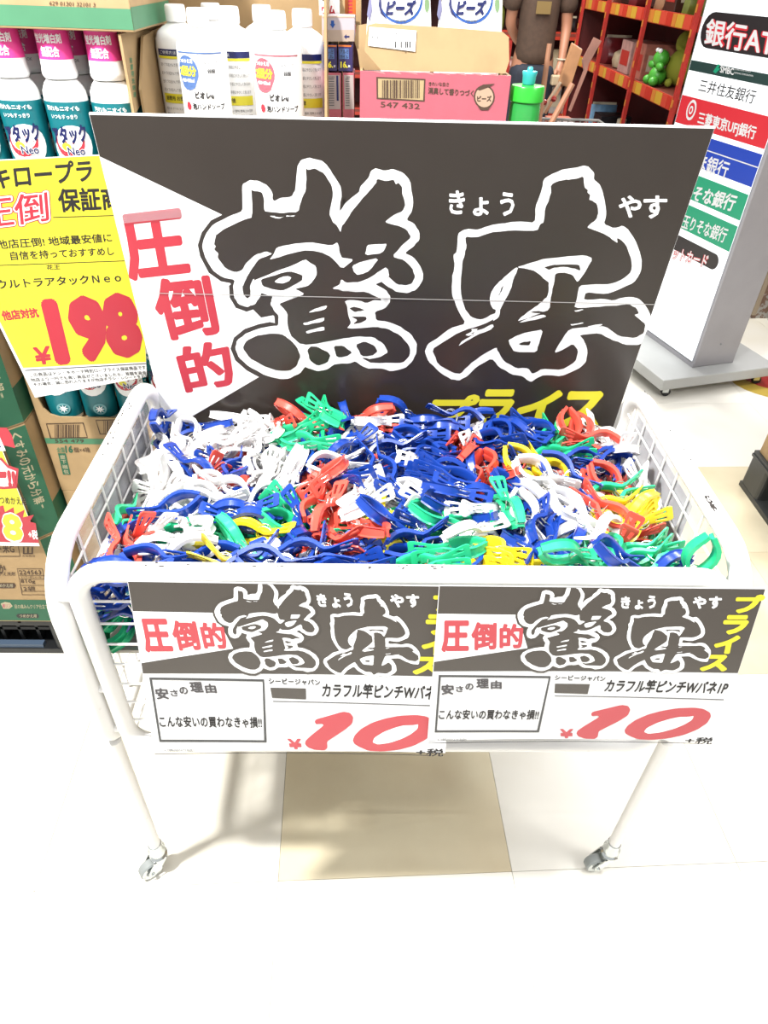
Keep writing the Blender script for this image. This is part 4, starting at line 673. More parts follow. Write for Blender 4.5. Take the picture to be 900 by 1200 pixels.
# ================================================================ CARTONS AND PALLETS
def pallet(label, x0, x1, y0, y1, h, m_, group=None):
    r = thing('plastic_pallet', label, 'pallet', ((x0+x1)/2, (y0+y1)/2, 0), 0, group)
    mb = MB(); n = 9
    mb.box((x0, y0, h-.022), (x1, y1, h-.012), m_)
    for i in range(n):
        a = x0+(x1-x0)*i/n; mb.box((a+.004, y0, h-.012), (a+(x1-x0)/n-.004, y1, h), m_)
    mb.build('deck', r)
    mb = MB(); mb.box((x0, y0, 0), (x1, y1, .018), m_); mb.build('bottom_deck', r)
    for i in range(3):
        for j in range(3):
            cx = [x0+.06, (x0+x1)/2, x1-.06][i]; cy = [y0+.06, (y0+y1)/2, y1-.06][j]
            mb = MB()
            P = [(cx+a_, cy+b_, .018) for a_, b_ in arc(.045, .045, .014, 0, 90, 3)+[(-q[0], q[1]) for q in arc(.045, .045, .014, 90, 0, 3)]+[(-q[0], -q[1]) for q in arc(.045, .045, .014, 0, 90, 3)]+[(q[0], -q[1]) for q in arc(.045, .045, .014, 90, 0, 3)]]
            mb.prism(P, (0, 0, h-.04), m_); mb.build('block', r)
    for i in range(2):
        a = [x0+.12, (x0+x1)/2+.06][i]; b = [(x0+x1)/2-.06, x1-.12][i]
        for k in range(1, 5):
            x = a+(b-a)*k/5; MB().box((x-.004, y0+.03, .018), (x+.004, y0+.05, h-.022), m_).build('rib', r)
        MB().box((a, y0+.03, h*.45), (b, y0+.045, h*.45+.01), m_).build('cross_rib', r)
        MB().box((a+.03, y0+.004, .018), (b-.03, y0+.02, .03), mat('blue_grey_plastic', (96, 116, 140), .4)).build('entry_ramp', r)
    return r
pallet('black plastic pallet under the green cartons at the left', -1.55, -.735, .556, 1.35, .130, BLKPL)
pallet('dark grey plastic pallet at the right edge of the floor', 1.312, 2.1, .55, 1.352, .150, DKGREY)

# --- octagonal green cartons
AX0, AX1, AY0, AY1, CH = -1.42, -.745, .55, 1.0, .037
zA = [.131, .408, .690, .965]
octs = []
for i in range(3):
    z0, z1 = zA[i], zA[i+1]-.002
    nm = ['bottom', 'middle', 'top'][i]
    lb = ['octagonal green carton at the bottom of the left stack, item code on its front', 'octagonal green carton in the middle of the left stack, behind the red price poster', 'octagonal green carton topping the left stack, beside the yellow price poster'][i]
    r = thing('octagonal_carton', lb, 'carton', ((AX0+AX1)/2, AY0+.2, z0), 0, 'octagonal green cartons on the left pallet')
    ft = [(AX0+CH, AY0), (AX1-CH, AY0), (AX1, AY0+CH*.95), (AX1, AY1-CH), (AX1-CH, AY1), (AX0+CH, AY1), (AX0, AY1-CH), (AX0, AY0+CH)]
    mb = MB(); mb.prism([(x, y, z0) for x, y in ft], (0, 0, z1-z0), BROWN); mb.build('body', r)
    e = .0006
    mb = MB()  # printed bands wrapped round the chamfer and the foot of the box
    hb = .078
    def face(a, b, za, zb, m_, k=1):
        a = Vector((*a, 0)); b = Vector((*b, 0)); n = (b-a).cross(Vector((0, 0, 1))).normalized()*e*k
        mb.add([a+n+Vector((0, 0, za)), b+n+Vector((0, 0, za)), b+n+Vector((0, 0, zb)), a+n+Vector((0, 0, zb))], [(0, 1, 2, 3)], m_)
    face(ft[0], ft[1], z0+.003, z0+hb, GREEN); face(ft[1], ft[2], z0+.003, z1-.003, GREEN)
    
    face(ft[2], ft[3], z0+.003, z0+hb, GREEN, .5)
    
    mb.build('printed_band', r)
    # seam flap
    a = Vector((*ft[1], 0)); b = Vector((*ft[2], 0)); u = (b-a).normalized(); O = a; wch = (b-a).length
    p = plane_print((a.x, a.y, 0), u, (0, 0, 1)); 
    # text reads downwards
    zt = z1-.012; 
    if i < 2 or True:
        for k, ch in enumerate('くすみの元から分解!'):
            zz = zt-k*.0205
            V = [(wch*.30, zz), (wch*.30, zz-.017), (wch*.72, zz)]
            if ch == '!': p.text(ch, (wch*.60, zz), (wch*.60, zz-.012), (wch*.53, zz), CREAM, 0, 3, False); continue
            p.text(ch, (wch*.74, zz), (wch*.74, zz-.017), (wch*.30, zz), CREAM, .02, 3, False)
        p.build('side_lettering', r)
    octs.append(r)
p = front_print(AY0)
e0 = octs[0]
p.frame([(-30, 634), (21, 634), (24, 652), (-28, 652)], .7, BRINK, 4)
p.text('ー ホワイト米G', (-40, 637), (16, 637), (-38, 648), BRINK, .015, 4)
for k, (s_, y_) in enumerate((('224563', 668), ('エリア一括しゅっか', 675), ('810g', 679), ('12袋', 687))):
    p.text(s_, (24 if k else 22, y_), (48 if k in (0, 1) else 41, y_), (25 if k else 23, y_+(5 if k != 1 else 2.2)), BRINK, .01, 4)
p.frame([(20, 666), (50, 666), (56, 697), (26, 697)], .5, BRINK, 4)
for y_ in (674, 678, 685.5, 692.5): p.poly([(21+(y_-666)*.19, y_), (51+(y_-666)*.19, y_), (51+(y_-666)*.19, y_+.45), (21+(y_-666)*.19, y_+.45)], BRINK, 4)
p.poly([(26, 637), (39, 637), (40, 640), (27, 640)], BRINK, 4); p.t('Ш', 27, 641, 39, 649, BRINK, .02, 4); p.t('天地無用', 26, 650, 41, 652.5, BRINK, .0, 4)
p.t('ぴか', -12, 661, 7, 672, BRINK, .03, 4); p.t('つめかえ洗剤', -12, 670, 18, 674.5, BRINK, .01, 4)
p.poly([(-8, 683), (17, 683), (19, 686), (17, 689), (-8, 689)], BRINK, 4); p.t('つめかえ用', -5, 684, 15, 688, CREAM, .01, 5)
p.poly([(1, 707), (6, 705), (12, 706), (15, 710), (11, 713), (4, 713)], CREAM, 4); p.t('無リン', 3, 707, 13, 712, PINKC, .02, 5)
p.text('目の痛みんクリア仕立て30%', (17, 708), (62, 708), (18, 713), CREAM, .01, 4)
p.poly([(21, 719), (44, 719), (46, 721.5), (45, 724), (22, 724), (19, 721.5)], BLKPL, 4); p.t('つめかえ用', 23, 719.6, 43, 723.4, CREAM, .01, 5)
p.build('front_lettering', e0)

# --- red and yellow price poster on that stack
po = thing('price_poster', 'red and yellow starburst price poster on the left green cartons, cut by the frame edge', 'poster', (-.9, .535, .55))
p = front_print(.538)
a = p.tp(35.5, 500); b = p.tp(46.5, 640)
mb = MB(); mb.box((b[0]-.26, .538, b[1]), (b[0], .5386, a[1]), PAPER); mb.build('sheet', po)
def pq(pts, m_, l): p.poly(pts, m_, l)
X0 = b[0]-.258
p.poly([(X0, b[1]+.012), (b[0]-.001, b[1]+.012), (b[0]-.001, a[1]-.002), (X0, a[1]-.002)], YELP, 1, False)
pq([(-30, 500), (8, 501), (14, 510), (18, 525), (6, 522), (-30, 520)], REDP, 2)
pq([(-30, 511), (0, 512), (7, 528), (-30, 530)], PAPER, 3)
pq([(-30, 517), (-3, 517), (2, 524), (-30, 527)], NAVY, 4)
pq([(-30, 540), (2, 536), (10, 545), (22, 549), (20, 572), (4, 573), (-30, 570)], REDP, 3)
pq([(-30, 543), (1, 539), (9, 548), (19, 552), (17, 569), (5, 570), (-30, 567)], PAPER, 4)
p.t('ー', -14, 552, 8, 560, REDP, .06, 5); p.text('!!', (8, 550), (18, 552), (10, 570), REDP, .07, 5)
p.text('ド つめかえ用', (-8, 581), (30, 583), (-6, 590), INK, .012, 4)
st = [(-30, 600), (4, 592), (6, 600), (16, 594), (17, 603), (29, 597), (27, 606), (40, 603), (35, 611), (42, 613), (44, 628), (46, 636), (-30, 634)]
pq(st, REDP, 3)
p.text('8', (0, 598), (26, 602), (4, 634), PAPER, .10, 4); p.text('8', (1, 600), (25, 603), (5, 632), YELP, .04, 5)
p.text('8', (-30, 598), (-4, 600), (-26, 632), YELP, .06, 5)
p.text('+税', (33, 620), (44, 621), (34, 631), PAPER, .03, 5)
p.build('printed_face', po)

# --- stack B: brown cases with bottles
BX0, BX1, BY0, BY1 = -.735, -.425, .622, .86
def closed_carton(name, label, x0, x1, y0, y1, z0, z1, m_=BROWN, group=None, cat='carton'):
    r = thing(name, label, cat, ((x0+x1)/2, (y0+y1)/2, z0), 0, group)
    mb = MB(); mb.box((x0, y0, z0), (x1, y1, z1), m_); mb.build('body', r, bevel=.0015)
    ym = (y0+y1)/2
    mb = MB(); mb.box((x0+.001, y0+.001, z1), (x1-.001, ym-.001, z1+.0012), m_); mb.box((x0+.001, ym+.001, z1), (x1-.001, y1-.001, z1+.0012), m_)
    mb.build('flap', r)
    return r
def open_case(label, x0, x1, y0, y1, z0, z1, fh, scoop=.03, right=True):
    r = thing('display_case', label, 'carton', ((x0+x1)/2, (y0+y1)/2, z0), 0, 'open brown cases in the left stack')
    t = .004
    mb = MB(); mb.box((x0, y0, z0), (x1, y1, z0+t), BROWN); mb.build('base', r)
    mb = MB(); mb.box((x0, y1-t, z0+t), (x1, y1, z1), BROWN2); mb.build('back_wall', r)
    mb = MB(); mb.box((x0, y0+t, z0+t), (x0+t, y1-t, z1), BROWN); mb.build('left_wall', r)
    if right: mb = MB(); mb.box((x1-t, y0+t, z0+t), (x1, y1-t, z1), BROWN); mb.build('right_wall', r)
    P = [(x0, y0, z0+t), (x1, y0, z0+t), (x1, y0, fh)]+[(x1-.01, y0, fh)]
    P += [(x0+.028+scoop*math.cos(R(a_)), y0, fh+scoop*math.sin(R(a_))) for a_ in (270, 240, 210, 185)] if False else [(x0+.045, y0, fh), (x0+.028, y0, fh+.006), (x0+.018, y0, fh+.02), (x0+.012, y0, fh+.05), (x0+.006, y0, fh+.10), (x0, y0, z1)]
    mb = MB(); mb.prism(P, (0, t, 0), BROWN); mb.build('front_wall', r)
    return r
closed_carton('carton', 'plain brown carton at the foot of the bottle stack, behind the wagon corner', BX0, BX1, BY0, BY1, .131, .488, group='brown cartons of the left stack')
pallet('black plastic pallet under the brown bottle cases', -.728, -.42, .60, 1.20, .130, BLKPL)
cA = open_case('open brown bottle case with a barcode and a green stripe on its low front', BX0, BX1, BY0, BY1, .490, .925, .682)
closed_carton('carton', 'brown carton hidden behind the big yellow price poster', BX0, BX1, BY0, BY1, .927, 1.085, group='brown cartons of the left stack')
cB = open_case('open brown case showing the row of pink-capped detergent bottles', BX0, BX1, BY0, BY1, 1.088, 1.343, 1.12, right=False)
cC = closed_carton('carton', 'brown carton with a green stripe lying on the pink-capped bottles', BX0, BX1+.022, BY0, BY1, 1.346, 1.62, group='brown cartons of the left stack')
wq = [(BX1, *at(x, y, 0, BX1)[1:]) for x, y in ((187, 28), (178, 62), (173.5, 109), (159, 133))]
mb = MB(); P = [(BX1, BY0+.004, 1.343), (BX1, BY0+.004, 1.092), (BX1, .66, 1.092)]+[q for q in wq[::-1]]+[(BX1, wq[0][1], 1.343)]
mb.prism([(q[0], max(BY0+.004, q[1]), min(1.3435, q[2])) for q in P], (-.004, 0, 0), BROWN); mb.build('torn_side_wall', cB)
p = plane_print((BX1, 0, 0), (0, 1, 0), (0, 0, 1))
p.text('回', (165, 44), (172, 41), (167, 57), GREEN2, .08, 2); p.text('回', (168, 64), (174, 62), (169, 76), GREEN2, .08, 2)
p.text('ウルトラ洗剤 16本入', (150, 70), (150.6, 116), (154, 70), GREEN2, .02, 2) if False else None
for k in range(6): p.text('洗濯用洗剤液'[k], (151+k*.9, 68+k*8), (154.4+k*.9, 67+k*8), (151.6+k*.9, 74.5+k*8), GREEN2, .02, 2)
p.build('side_lettering', cB)
mb = MB(); mb.box((BX0+.006, BY0+.006, .650), (BX1-.006, BY1-.006, .660), BROWN2); mb.build('inner_shelf', cA)
# case A print
p = front_print(BY0)
def barcode(p, x0, y0, x1, y1, m_, l, n=24, seed=1, pad=.04):
    st = random.getstate(); random.seed(seed); x = x0+(x1-x0)*pad; 
    while x < x1-(x1-x0)*pad:
        w_ = (x1-x0)/n*random.choice((.35, .35, .7, 1.1)); p.rect(x, y0, min(x+w_, x1), y1, m_, l); x += w_+(x1-x0)/n*random.choice((.4, .6, .9))
    random.setstate(st)
p.frame([(54, 496), (98, 495), (103, 513), (59, 514)], 1.0, BRINK, 3); barcode(p, 63, 497.5, 95, 512.5, BRINK, 3, 22, 3)
p.frame([(112, 492), (160, 491), (165, 509), (117, 509)], 1.0, BRINK, 3); barcode(p, 120, 493, 160, 507.5, BRINK, 3, 24, 4)
z_ = p.tp(80, 513.5)[1]; z2_ = p.tp(80, 520)[1]
p.poly([(BX0, z2_), (BX1, z2_), (BX1, z_), (BX0, z_)], GREEN2, 2, False)
p.text('554 479', (64, 514.6), (98, 514.6), (65, 518.4), BRINK, .01, 4)
p.text('全国', (66, 524), (75, 524), (67, 530), GREEN2, .01, 3); p.text('16', (76, 522), (85, 522), (77, 530.5), GREEN, .04, 3); p.text('個×4箱', (86, 524), (105, 524), (87, 530), BRINK, .0, 3)
p.poly([(68, 531), (77, 531), (83, 556), (74, 556)], GREEN, 3)
for k, ch in enumerate('廊下梱包'): p.text(ch, (70+k*1.4, 533+k*5.7), (76+k*1.4, 533+k*5.7), (71+k*1.4, 537.8+k*5.7), CREAM, .01, 4)
p.build('front_lettering', cA)
p = front_print(BY0)
z_ = 1.349
p.poly([(BX0, z_), (BX1+.022, z_), (BX1+.022, z_+.025), (BX0, z_+.025)], GREEN2, 2, False)
p.text('629 01301 32101 3', (58, 1.2), (112, 3.5), (58, 6), BRINK, .005, 3)
p.build('front_lettering', cC)
p = plane_print((BX1+.022, 0, 0), (0, 1, 0), (0, 0, 1)); p.poly([(BY0, z_), (BY1, z_), (BY1, z_+.027), (BY0, z_+.027)], GREEN2, 2, False)
p.build('side_print', cC)

# --- detergent bottles
def detergent_bottle(label, x, y, z, group, rz=0):
    r = thing('detergent_bottle', label, 'bottle', (x, y, z), 0, group)
    sy = .8; c = (x, y, z)
    mb = MB(); mb.lathe([(.026, 0), (.032, .004), (.034, .03), (.0335, .11), (.0345, .158), (.033, .172), (.028, .182), (.0235, .187)], c, WPLAS, 24, 1, sy); mb.build('body', r, True)
    mb = MB(); mb.lathe([(.0345, .012, TEAL), (.0348, .06, TEAL), (.0343, .10, TEAL), (.0349, .156, TEAL), (.0349, .159, TEAL2)], c, TEAL, 24, 1, sy)
    mb.f = [f for f in mb.f if len(f) == 4]; mb.m = mb.m[:len(mb.f)]; mb.build('label', r, True)
    mb = MB(); mb.lathe([(.0240, .1885), (.0268, .193), (.0268, .1985), (.0258, .203), (.0240, .250), (.0226, .2555), (.0195, .2560)], c, WPLAS, 22, 1, .92)
    cap = mb.build('cap', r, True)
    mb = MB(); mb.lathe([(.02565, .2145, PINK), (.02425, .2520, PINK)], c, PINK, 22, 1, .92); mb.f = [f for f in mb.f if len(f) == 4]; mb.m = mb.m[:len(mb.f)]; mb.build('pink_band', cap, True)
    q = cyl_print(c, .0258, .92)
    q.t('蛍光増白剤', -.021, .2475, .021, .2350, PAPER, .03, 1, False); q.t('無配合', -.014, .2315, .014, .2180, PAPER, .03, 1, False); q.t('淡色衣類にもOK', -.019, .2110, .019, .2055, mat('teal_ink', (60, 110, 120), .5), 0, 8, False)
    q.build('cap_lettering', cap)
    q = cyl_print(c, .0354, sy)
    el = lambda cx, cy, a_, b_, n=18, t0=0: [(cx+a_*math.cos(2*math.pi*k/n)*math.cos(t0)-b_*math.sin(2*math.pi*k/n)*math.sin(t0), cy+a_*math.cos(2*math.pi*k/n)*math.sin(t0)+b_*math.sin(2*math.pi*k/n)*math.cos(t0)) for k in range(n)]
    q.poly(el(.004, .096, .034, .030, 20, .5), PAPER, 1, False)
    q.poly(el(0, .101, .025, .021, 18, .4), REDP, 2, False); q.poly(el(.001, .106, .022, .017, 18, .4), PAPER, 3, False)
    q.poly(el(-.006, .096, .008, .006), YELP, 4, False)
    q.text('アタック', (-.028, .124), (.030, .129), (-.028, .098), NAVY, .05, 5, False); q.t('Neo', -.006, .097, .022, .083, PAPER, .06, 6, False); q.t('Neo', -.005, .096, .021, .084, NAVY, .02, 7.3, False)
    q.t('汚れもニオイも', -.027, .154, .027, .147, PAPER, .03, 2, False); q.t('いつもすっきり', -.021, .142, .021, .136, PAPER, .02, 2, False)
    q.poly(el(.008, .034, .0135, .013), TEAL2, 3, False); q.poly(el(.008, .034, .010, .0095), TEAL, 4, False)
    for k in range(8):
        a_ = k*math.pi/4; q.poly([(.008+.010*math.cos(a_), .034+.010*math.sin(a_)), (.008+.002*math.cos(a_+1.2), .034+.002*math.sin(a_+1.2)), (.008+.002*math.cos(a_-1.2), .034+.002*math.sin(a_-1.2))], PAPER, 5, False)
    q.build('label_print', r)
    return r
names = ['leftmost at the frame edge', 'second from the left', 'third from the left, right in front', 'nearest the torn side wall']
d0 = None
for row, y in ((0, .660), (1, .722)):
    for i, x in enumerate((-.690, -.615, -.540, -.4655)):
        lab = ('pink-capped teal detergent bottle in the upper case, front row, ' if row == 0 else 'pink-capped teal detergent bottle in the upper case, shaded back row, ')+['at the frame edge', 'second from the left', 'third from the left', 'nearest the torn wall'][i]
        if d0 is None: d0 = detergent_bottle(lab, x, y, 1.0925, 'detergent bottles in the upper case'); o = d0
        else:
            o = copy_tree(d0); o.location = (x, y, 1.0925); o['label'] = lab
for i, x in enumerate((-.690, -.615, -.541, -.4665)):
    o = copy_tree(d0); o.location = (x, .662, .661); o['label'] = 'teal and white detergent bottle in the lower case, '+['leftmost', 'second from the left', 'third from the left', 'rightmost'][i]; o['group'] = 'detergent bottles in the lower case'

# --- big yellow price poster, swung out on its left side
PH = R(24); U = Vector((math.cos(PH), math.sin(PH), 0)); O = Vector((-.47, .596, 0))
p = plane_print(O, U, (0, 0, 1))
yp = thing('price_poster', 'large yellow price poster with red 198 hanging before the bottle cases', 'poster', (-.6, .55, .75))
q = [(-95, 192), (162, 179), (172, 441.5), (41, 466)]
q = [p.tp(*a_) for a_ in q]
mb = MB(); mb.prism([p.surf(a_[0], a_[1], 0) for a_ in q], -U.cross(Vector((0, 0, 1)))*.0008, PAPER); mb.build('sheet', yp)
p.poly([(-93, 193), (161.5, 180), (171, 424), (27, 431)], YELP, 1)
p.text('キロープラ', (-12, 195), (107, 186), (-8, 222), INK, .03, 2)
p.text('保証商', (66, 221), (140, 218), (70, 249), INK, .03, 2)
p.text('圧倒', (-32, 230), (58, 221), (-27, 272), REDP, .085, 2); p.text('圧倒', (-31, 231), (57, 222), (-26, 271), PAPER, .055, 3); p.text('圧倒', (-29, 233), (55, 224), (-24, 269), REDP, .015, 4)
p.poly([(62, 254.2), (150, 251.5), (150, 252.4), (62, 255.2)], INK, 2); p.poly([(-30, 311.5), (150, 305), (150, 305.8), (-30, 312.5)], INK, 2)
p.text('他店圧倒! 地域最安値に', (-6, 281), (130, 273), (-3, 292), INK, .018, 2)
p.text('自信を持っておすすめし', (11, 294.5), (133, 289), (13, 305), INK, .018, 2)
p.text('花王', (54, 310.5), (70, 309.5), (55, 316.5), INK, .018, 2)
p.text('ウルトラアタックＮｅｏ', (-5, 328), (141, 320), (-2, 339), INK, .022, 2)
p.text('他店対抗', (0, 364), (43, 360), (4, 376), REDP, .045, 2)
p.text('198', (46, 350), (158, 341), (66, 429), REDP, .07, 2)
p.text('¥', (38, 407), (58, 405), (42, 428), REDP, .03, 2)
p.poly([(29, 433.5), (171, 425.5), (171, 426.3), (29, 434.4)], INK, 2)
p.text('この商品はドン・キホーテ特別ロープライス保証商品です。', (33, 437), (172, 428), (35, 441.6), INK, .015, 2)
p.text('他店より一円でも高い商品がございましたら、差額を返金さ', (35, 443), (175, 434), (37, 447.4), INK, .015, 2)
p.text('その場合、誠に恐れ入りますが他店チラシ・レシートをお持ち', (38, 448.5), (178, 438), (40, 452.6), INK, .015, 2)
p.build('printed_face', yp)

# ================================================================ SHELF BEHIND THE BOARD
GREYST = mat('grey_shelf_steel', (170, 172, 176), .4)
sh = thing('display_shelf', 'grey steel display shelf behind the board, carrying soaps and detergents', 'shelf', (-.06, .82, 0))
for z in (.10, .60, 1.10):
    mb = MB(); mb.box((-.40, .62, z), (.46, 1.16, z+.018), GREYST); mb.build('shelf_board', sh)
for x in (-.395, .455):
    for y in (.63, 1.15):
        mb = MB(); mb.box((x-.012, y-.008, 0), (x+.012, y+.008, 1.10), GREYST); mb.build('post', sh)
ZS = 1.1185
# soap carton tray
tr = thing('carton_tray', 'cut-down brown carton holding the white soap bottles', 'carton', (-.26, .76, ZS))
t = .004; tx0, tx1, ty0, ty1 = -.418, -.122, .648, .93
mb = MB(); mb.box((tx0, ty0, ZS), (tx1, ty1, ZS+t), BROWN); mb.build('base', tr)
mb = MB(); mb.box((tx0, ty1-t, ZS+t), (tx1, ty1, 1.45), BROWN2); mb.build('back_wall', tr)
mb = MB(); mb.prism([(tx0, ty0, ZS+t), (tx0, ty1-t, ZS+t), (tx0, ty1-t, 1.345), (tx0, ty0+.06, 1.335), (tx0, ty0, 1.27)], (t, 0, 0), BROWN2); mb.build('left_wall', tr)
mb = MB(); mb.prism([(tx1, ty0, ZS+t), (tx1, ty1-t, ZS+t), (tx1, ty1-t, 1.40), (tx1, ty0+.05, 1.392), (tx1, ty0, 1.22)], (-t, 0, 0), BROWN2); mb.build('right_wall', tr)
mb = MB(); mb.box((tx0+t, ty0, ZS+t), (tx1-t, ty0+t, 1.19), BROWN); mb.build('front_wall', tr)
def soap(label, x, y, band, patch, ptxt):
    r = thing('soap_refill_bottle', label, 'bottle', (x, y, ZS+t), 0, 'white soap refill bottles'); c = (x, y, ZS+t+.0005)
    mb = MB(); mb.lathe([(.034, 0), (.0385, .005), (.0395, .04), (.0395, .195), (.0382, .206), (.033, .2155), (.025, .2215), (.0165, .226), (.0155, .228)], c, WPLAS, 26, 1, .85); mb.build('body', r, True)
    mb = MB(); mb.lathe([(.0150, .2285), (.0168, .230), (.0168, .245), (.0160, .2505), (.0145, .2520)], c, WPLAS, 20); mb.build('cap', r, True)
    q = cyl_print((c[0], c[1], c[2]+.024), .0399, .85)
    for k in range(-8, 8): q.rect(k*.005, .1715, (k+1)*.005, .1735, band, 1, False)
    P = [(-.0215+.0195*math.cos(a_), .1475+.0215*math.sin(a_)-(.004 if math.sin(a_) < -.8 else 0)) for a_ in [2*math.pi*k/20 for k in range(20)]]
    q.poly(P, patch, 2, False)
    q.t('つめかえ用', -.035, .164, -.010, .1585, PAPER, .02, 3, False); q.t('2回分', -.038, .155, -.005, .141, YELP, .05, 3, False); q.t('400+50ml', -.034, .138, -.010, .133, PAPER, .03, 3, False)
    q.t('やさしくて', .008, .162, .030, .157, GREYINK, .02, 2, False); q.t('弱酸', .012, .152, .025, .146, INK, .02, 2, False)
    q.t('ビオレu', -.012, .1215, .018, .111, INK, .05, 2, False); q.t('泡ハンドソープ', -.019, .105, .036, .0955, INK, .04, 2, False)
    q.poly([(-.0265+.005*math.cos(k), .100+.0062*math.sin(k)) for k in [j*.785 for j in range(8)]], REDP, 2, False)
    q.t('香料 無添加', -.015, .088, .014, .0835, INK, .02, 2, False)
    q.build('label_print', r)
    return r
def soap_back(label, x, y):
    r = thing('soap_refill_bottle', label, 'bottle', (x, y, ZS+t), 0, 'white soap refill bottles'); c = (x, y, ZS+t+.0005)
    mb = MB(); mb.lathe([(.034, 0), (.0385, .005), (.0395, .04), (.0395, .195), (.0382, .206), (.033, .2155), (.025, .2215), (.0165, .226), (.0155, .228)], c, WPLAS, 26, 1, .85); mb.build('body', r, True)
    mb = MB(); mb.lathe([(.0150, .2285), (.0168, .230), (.0168, .245), (.0160, .2505), (.0145, .2520)], c, WPLAS, 20); mb.build('cap', r, True)
    q = cyl_print((c[0], c[1], c[2]+.024), .0399, .85)
    for k in range(-6, 6):
        q.rect(k*.006, .160, (k+1)*.006, .169, NAVY, 1, False); q.rect(k*.006, .156, (k+1)*.006, .1595, YELP, 1, False); q.rect(k*.006, .092, (k+1)*.006, .106, YELP, 1, False)
    q.t('ご使用方法', -.030, .167, .0, .162, PAPER, .0, 2, False)
    for k in range(4): q.t('泡タイプの石けんで手肌にやさしく洗えます', -.033, .150-k*.012, .033, .145-k*.012, GREYINK, 0, 2, False)
    q.t('詰替用 お徳', -.03, .103, .004, .096, INK, .02, 2, False)
    for k in range(3): q.t('成分 水 グリセリン 香料 使用上の注意', -.033, .086-k*.008, .033, .082-k*.008, GREYINK, 0, 2, False)
    q.build('label_print', r); return r
soap('white foaming hand soap refill with a blue drop-shaped sticker, front left of the tray', -.322, .696, LBLUE, LBLUE, 0)
soap('white foaming hand soap refill with a pink drop-shaped sticker, front right of the tray', -.202, .694, PINKC, PINKC, 0)
for x, y, s_ in ((-.374, .775, 'second row, far left'), (-.286, .772, 'second row, behind the blue sticker'), (-.166, .770, 'second row, far right'), (-.330, .852, 'third row, left'), (-.242, .850, 'third row, right')):
    soap_back('white soap refill bottle showing its back label, '+s_, x, y)
closed_carton('carton', 'brown carton standing behind the white soap bottles', -.39, -.10, .95, 1.14, ZS, 1.56, group='cartons behind the goods')
# foil boxes and pink boxes
FY = .72
def rectbox(name, label, cat, q, y, d, m_, group=None, z0=None):
    a_ = at(q[0], q[1], 1, y); b_ = at(q[2], q[3], 1, y)
    r = thing(name, label, cat, ((a_.x+b_.x)/2, y+d/2, z0 if z0 else b_.z), 0, group)
    mb = MB(); mb.box((a_.x, y, z0 if z0 else b_.z), (b_.x, y+d, a_.z), m_); mb.build('body', r, bevel=.0008)
    return r, a_, b_
PURP = mat('purple_box_print', (64, 52, 112), .35)
r1, a_, b_ = rectbox('foil_box', 'purple aluminium foil box, the left one above the pink boxes', 'box', (378.8, 52, 395, 83.5), FY, .06, PURP, 'purple foil boxes')
r2, _, _ = rectbox('foil_box', 'purple aluminium foil box, the right one above the pink boxes', 'box', (396, 52.5, 413.5, 84), FY, .06, PURP, 'purple foil boxes')
for r_, x0, lt in ((r1, 378.8, ('ルミ', 'イル', '16.')), (r2, 396, ('アルミ', 'ホイル', '16.'))):
    p = front_print(FY)
    p.poly([(x0+.5, 52.5), (x0+15.5, 53), (x0+15.5, 55), (x0+.5, 54.5)], ORANGE, 1)
    p.poly([(x0+1.5, 57), (x0+12.5, 57), (x0+13, 69), (x0+2, 69)], LBLUE, 1)
    p.t(lt[0], x0+2.5, 58, x0+12, 63, INK, .02, 2); p.t(lt[1], x0+2.5, 64, x0+12.2, 68.5, INK, .02, 2)
    p.t(lt[2], x0+3, 72, x0+11.5, 79.5, YELP, .04, 2); p.t('枚', x0+12, 76, x0+14.5, 79, PAPER, .01, 2)
    p.build('front_print', r_)
r1, _, _ = rectbox('pink_box', 'upright pink printed box under the left foil box', 'box', (380, 85, 400, 128), FY, .06, PINKC, 'pink boxes beside the tray', ZS)
r2, _, _ = rectbox('pink_box', 'upright pink printed box under the right foil box', 'box', (401.5, 85, 415, 128), FY, .06, PINKC, 'pink boxes beside the tray', ZS)
for r_, x0, w_ in ((r1, 382, 16), (r2, 403, 11)):
    p = front_print(FY); p.poly([(x0, 88), (x0+w_, 88), (x0+w_+1, 128), (x0+1, 128)], mat('pale_label', (216, 200, 196), .5), 1)
    for k in range(12): p.poly([(x0+2, 92+k*2.8), (x0+w_*.6, 92+k*2.8), (x0+w_*.6, 93.1+k*2.8), (x0+2, 93.1+k*2.8)], GREYINK, 2)
    if w_ > 12: p.poly([(x0+12, 88.5), (x0+14.4, 88.5), (x0+15, 118), (x0+12.6, 118)], NAVY, 2)
    p.t('CAUTION' if False else '使用期限', x0+3, 89.3, x0+w_*.65, 91.3, INK, 0, 2)
    p.build('front_print', r_)
# white pale tray above them
LAV = mat('pale_lilac_card', (222, 208, 214), .5)
r_, a_, b_ = rectbox('card_tray', 'pale card tray with a blue arrow above the purple foil boxes', 'box', (377, 18.5, 415.5, 48.5), .722, .07, LAV)
p = front_print(.722)
p.poly([(378, 35), (415, 35), (415, 48.5), (378, 48.5)], mat('tray_fold', (214, 190, 170), .6), 1)
p.poly([(388, 24), (391.5, 24), (391.5, 28), (393, 28), (390, 33), (386.5, 28), (388, 28)], BLUEP, 2)
p.poly([(403, 43), (406, 40), (406, 42), (409.5, 42), (409.5, 44), (406, 44), (406, 46)], NAVY, 2)
p.poly([(377, 18.5), (415.5, 18.5), (415.5, 20.5), (377, 20.5)], mat('tray_rim', (244, 214, 190), .5), 2)
p.build('front_print', r_)
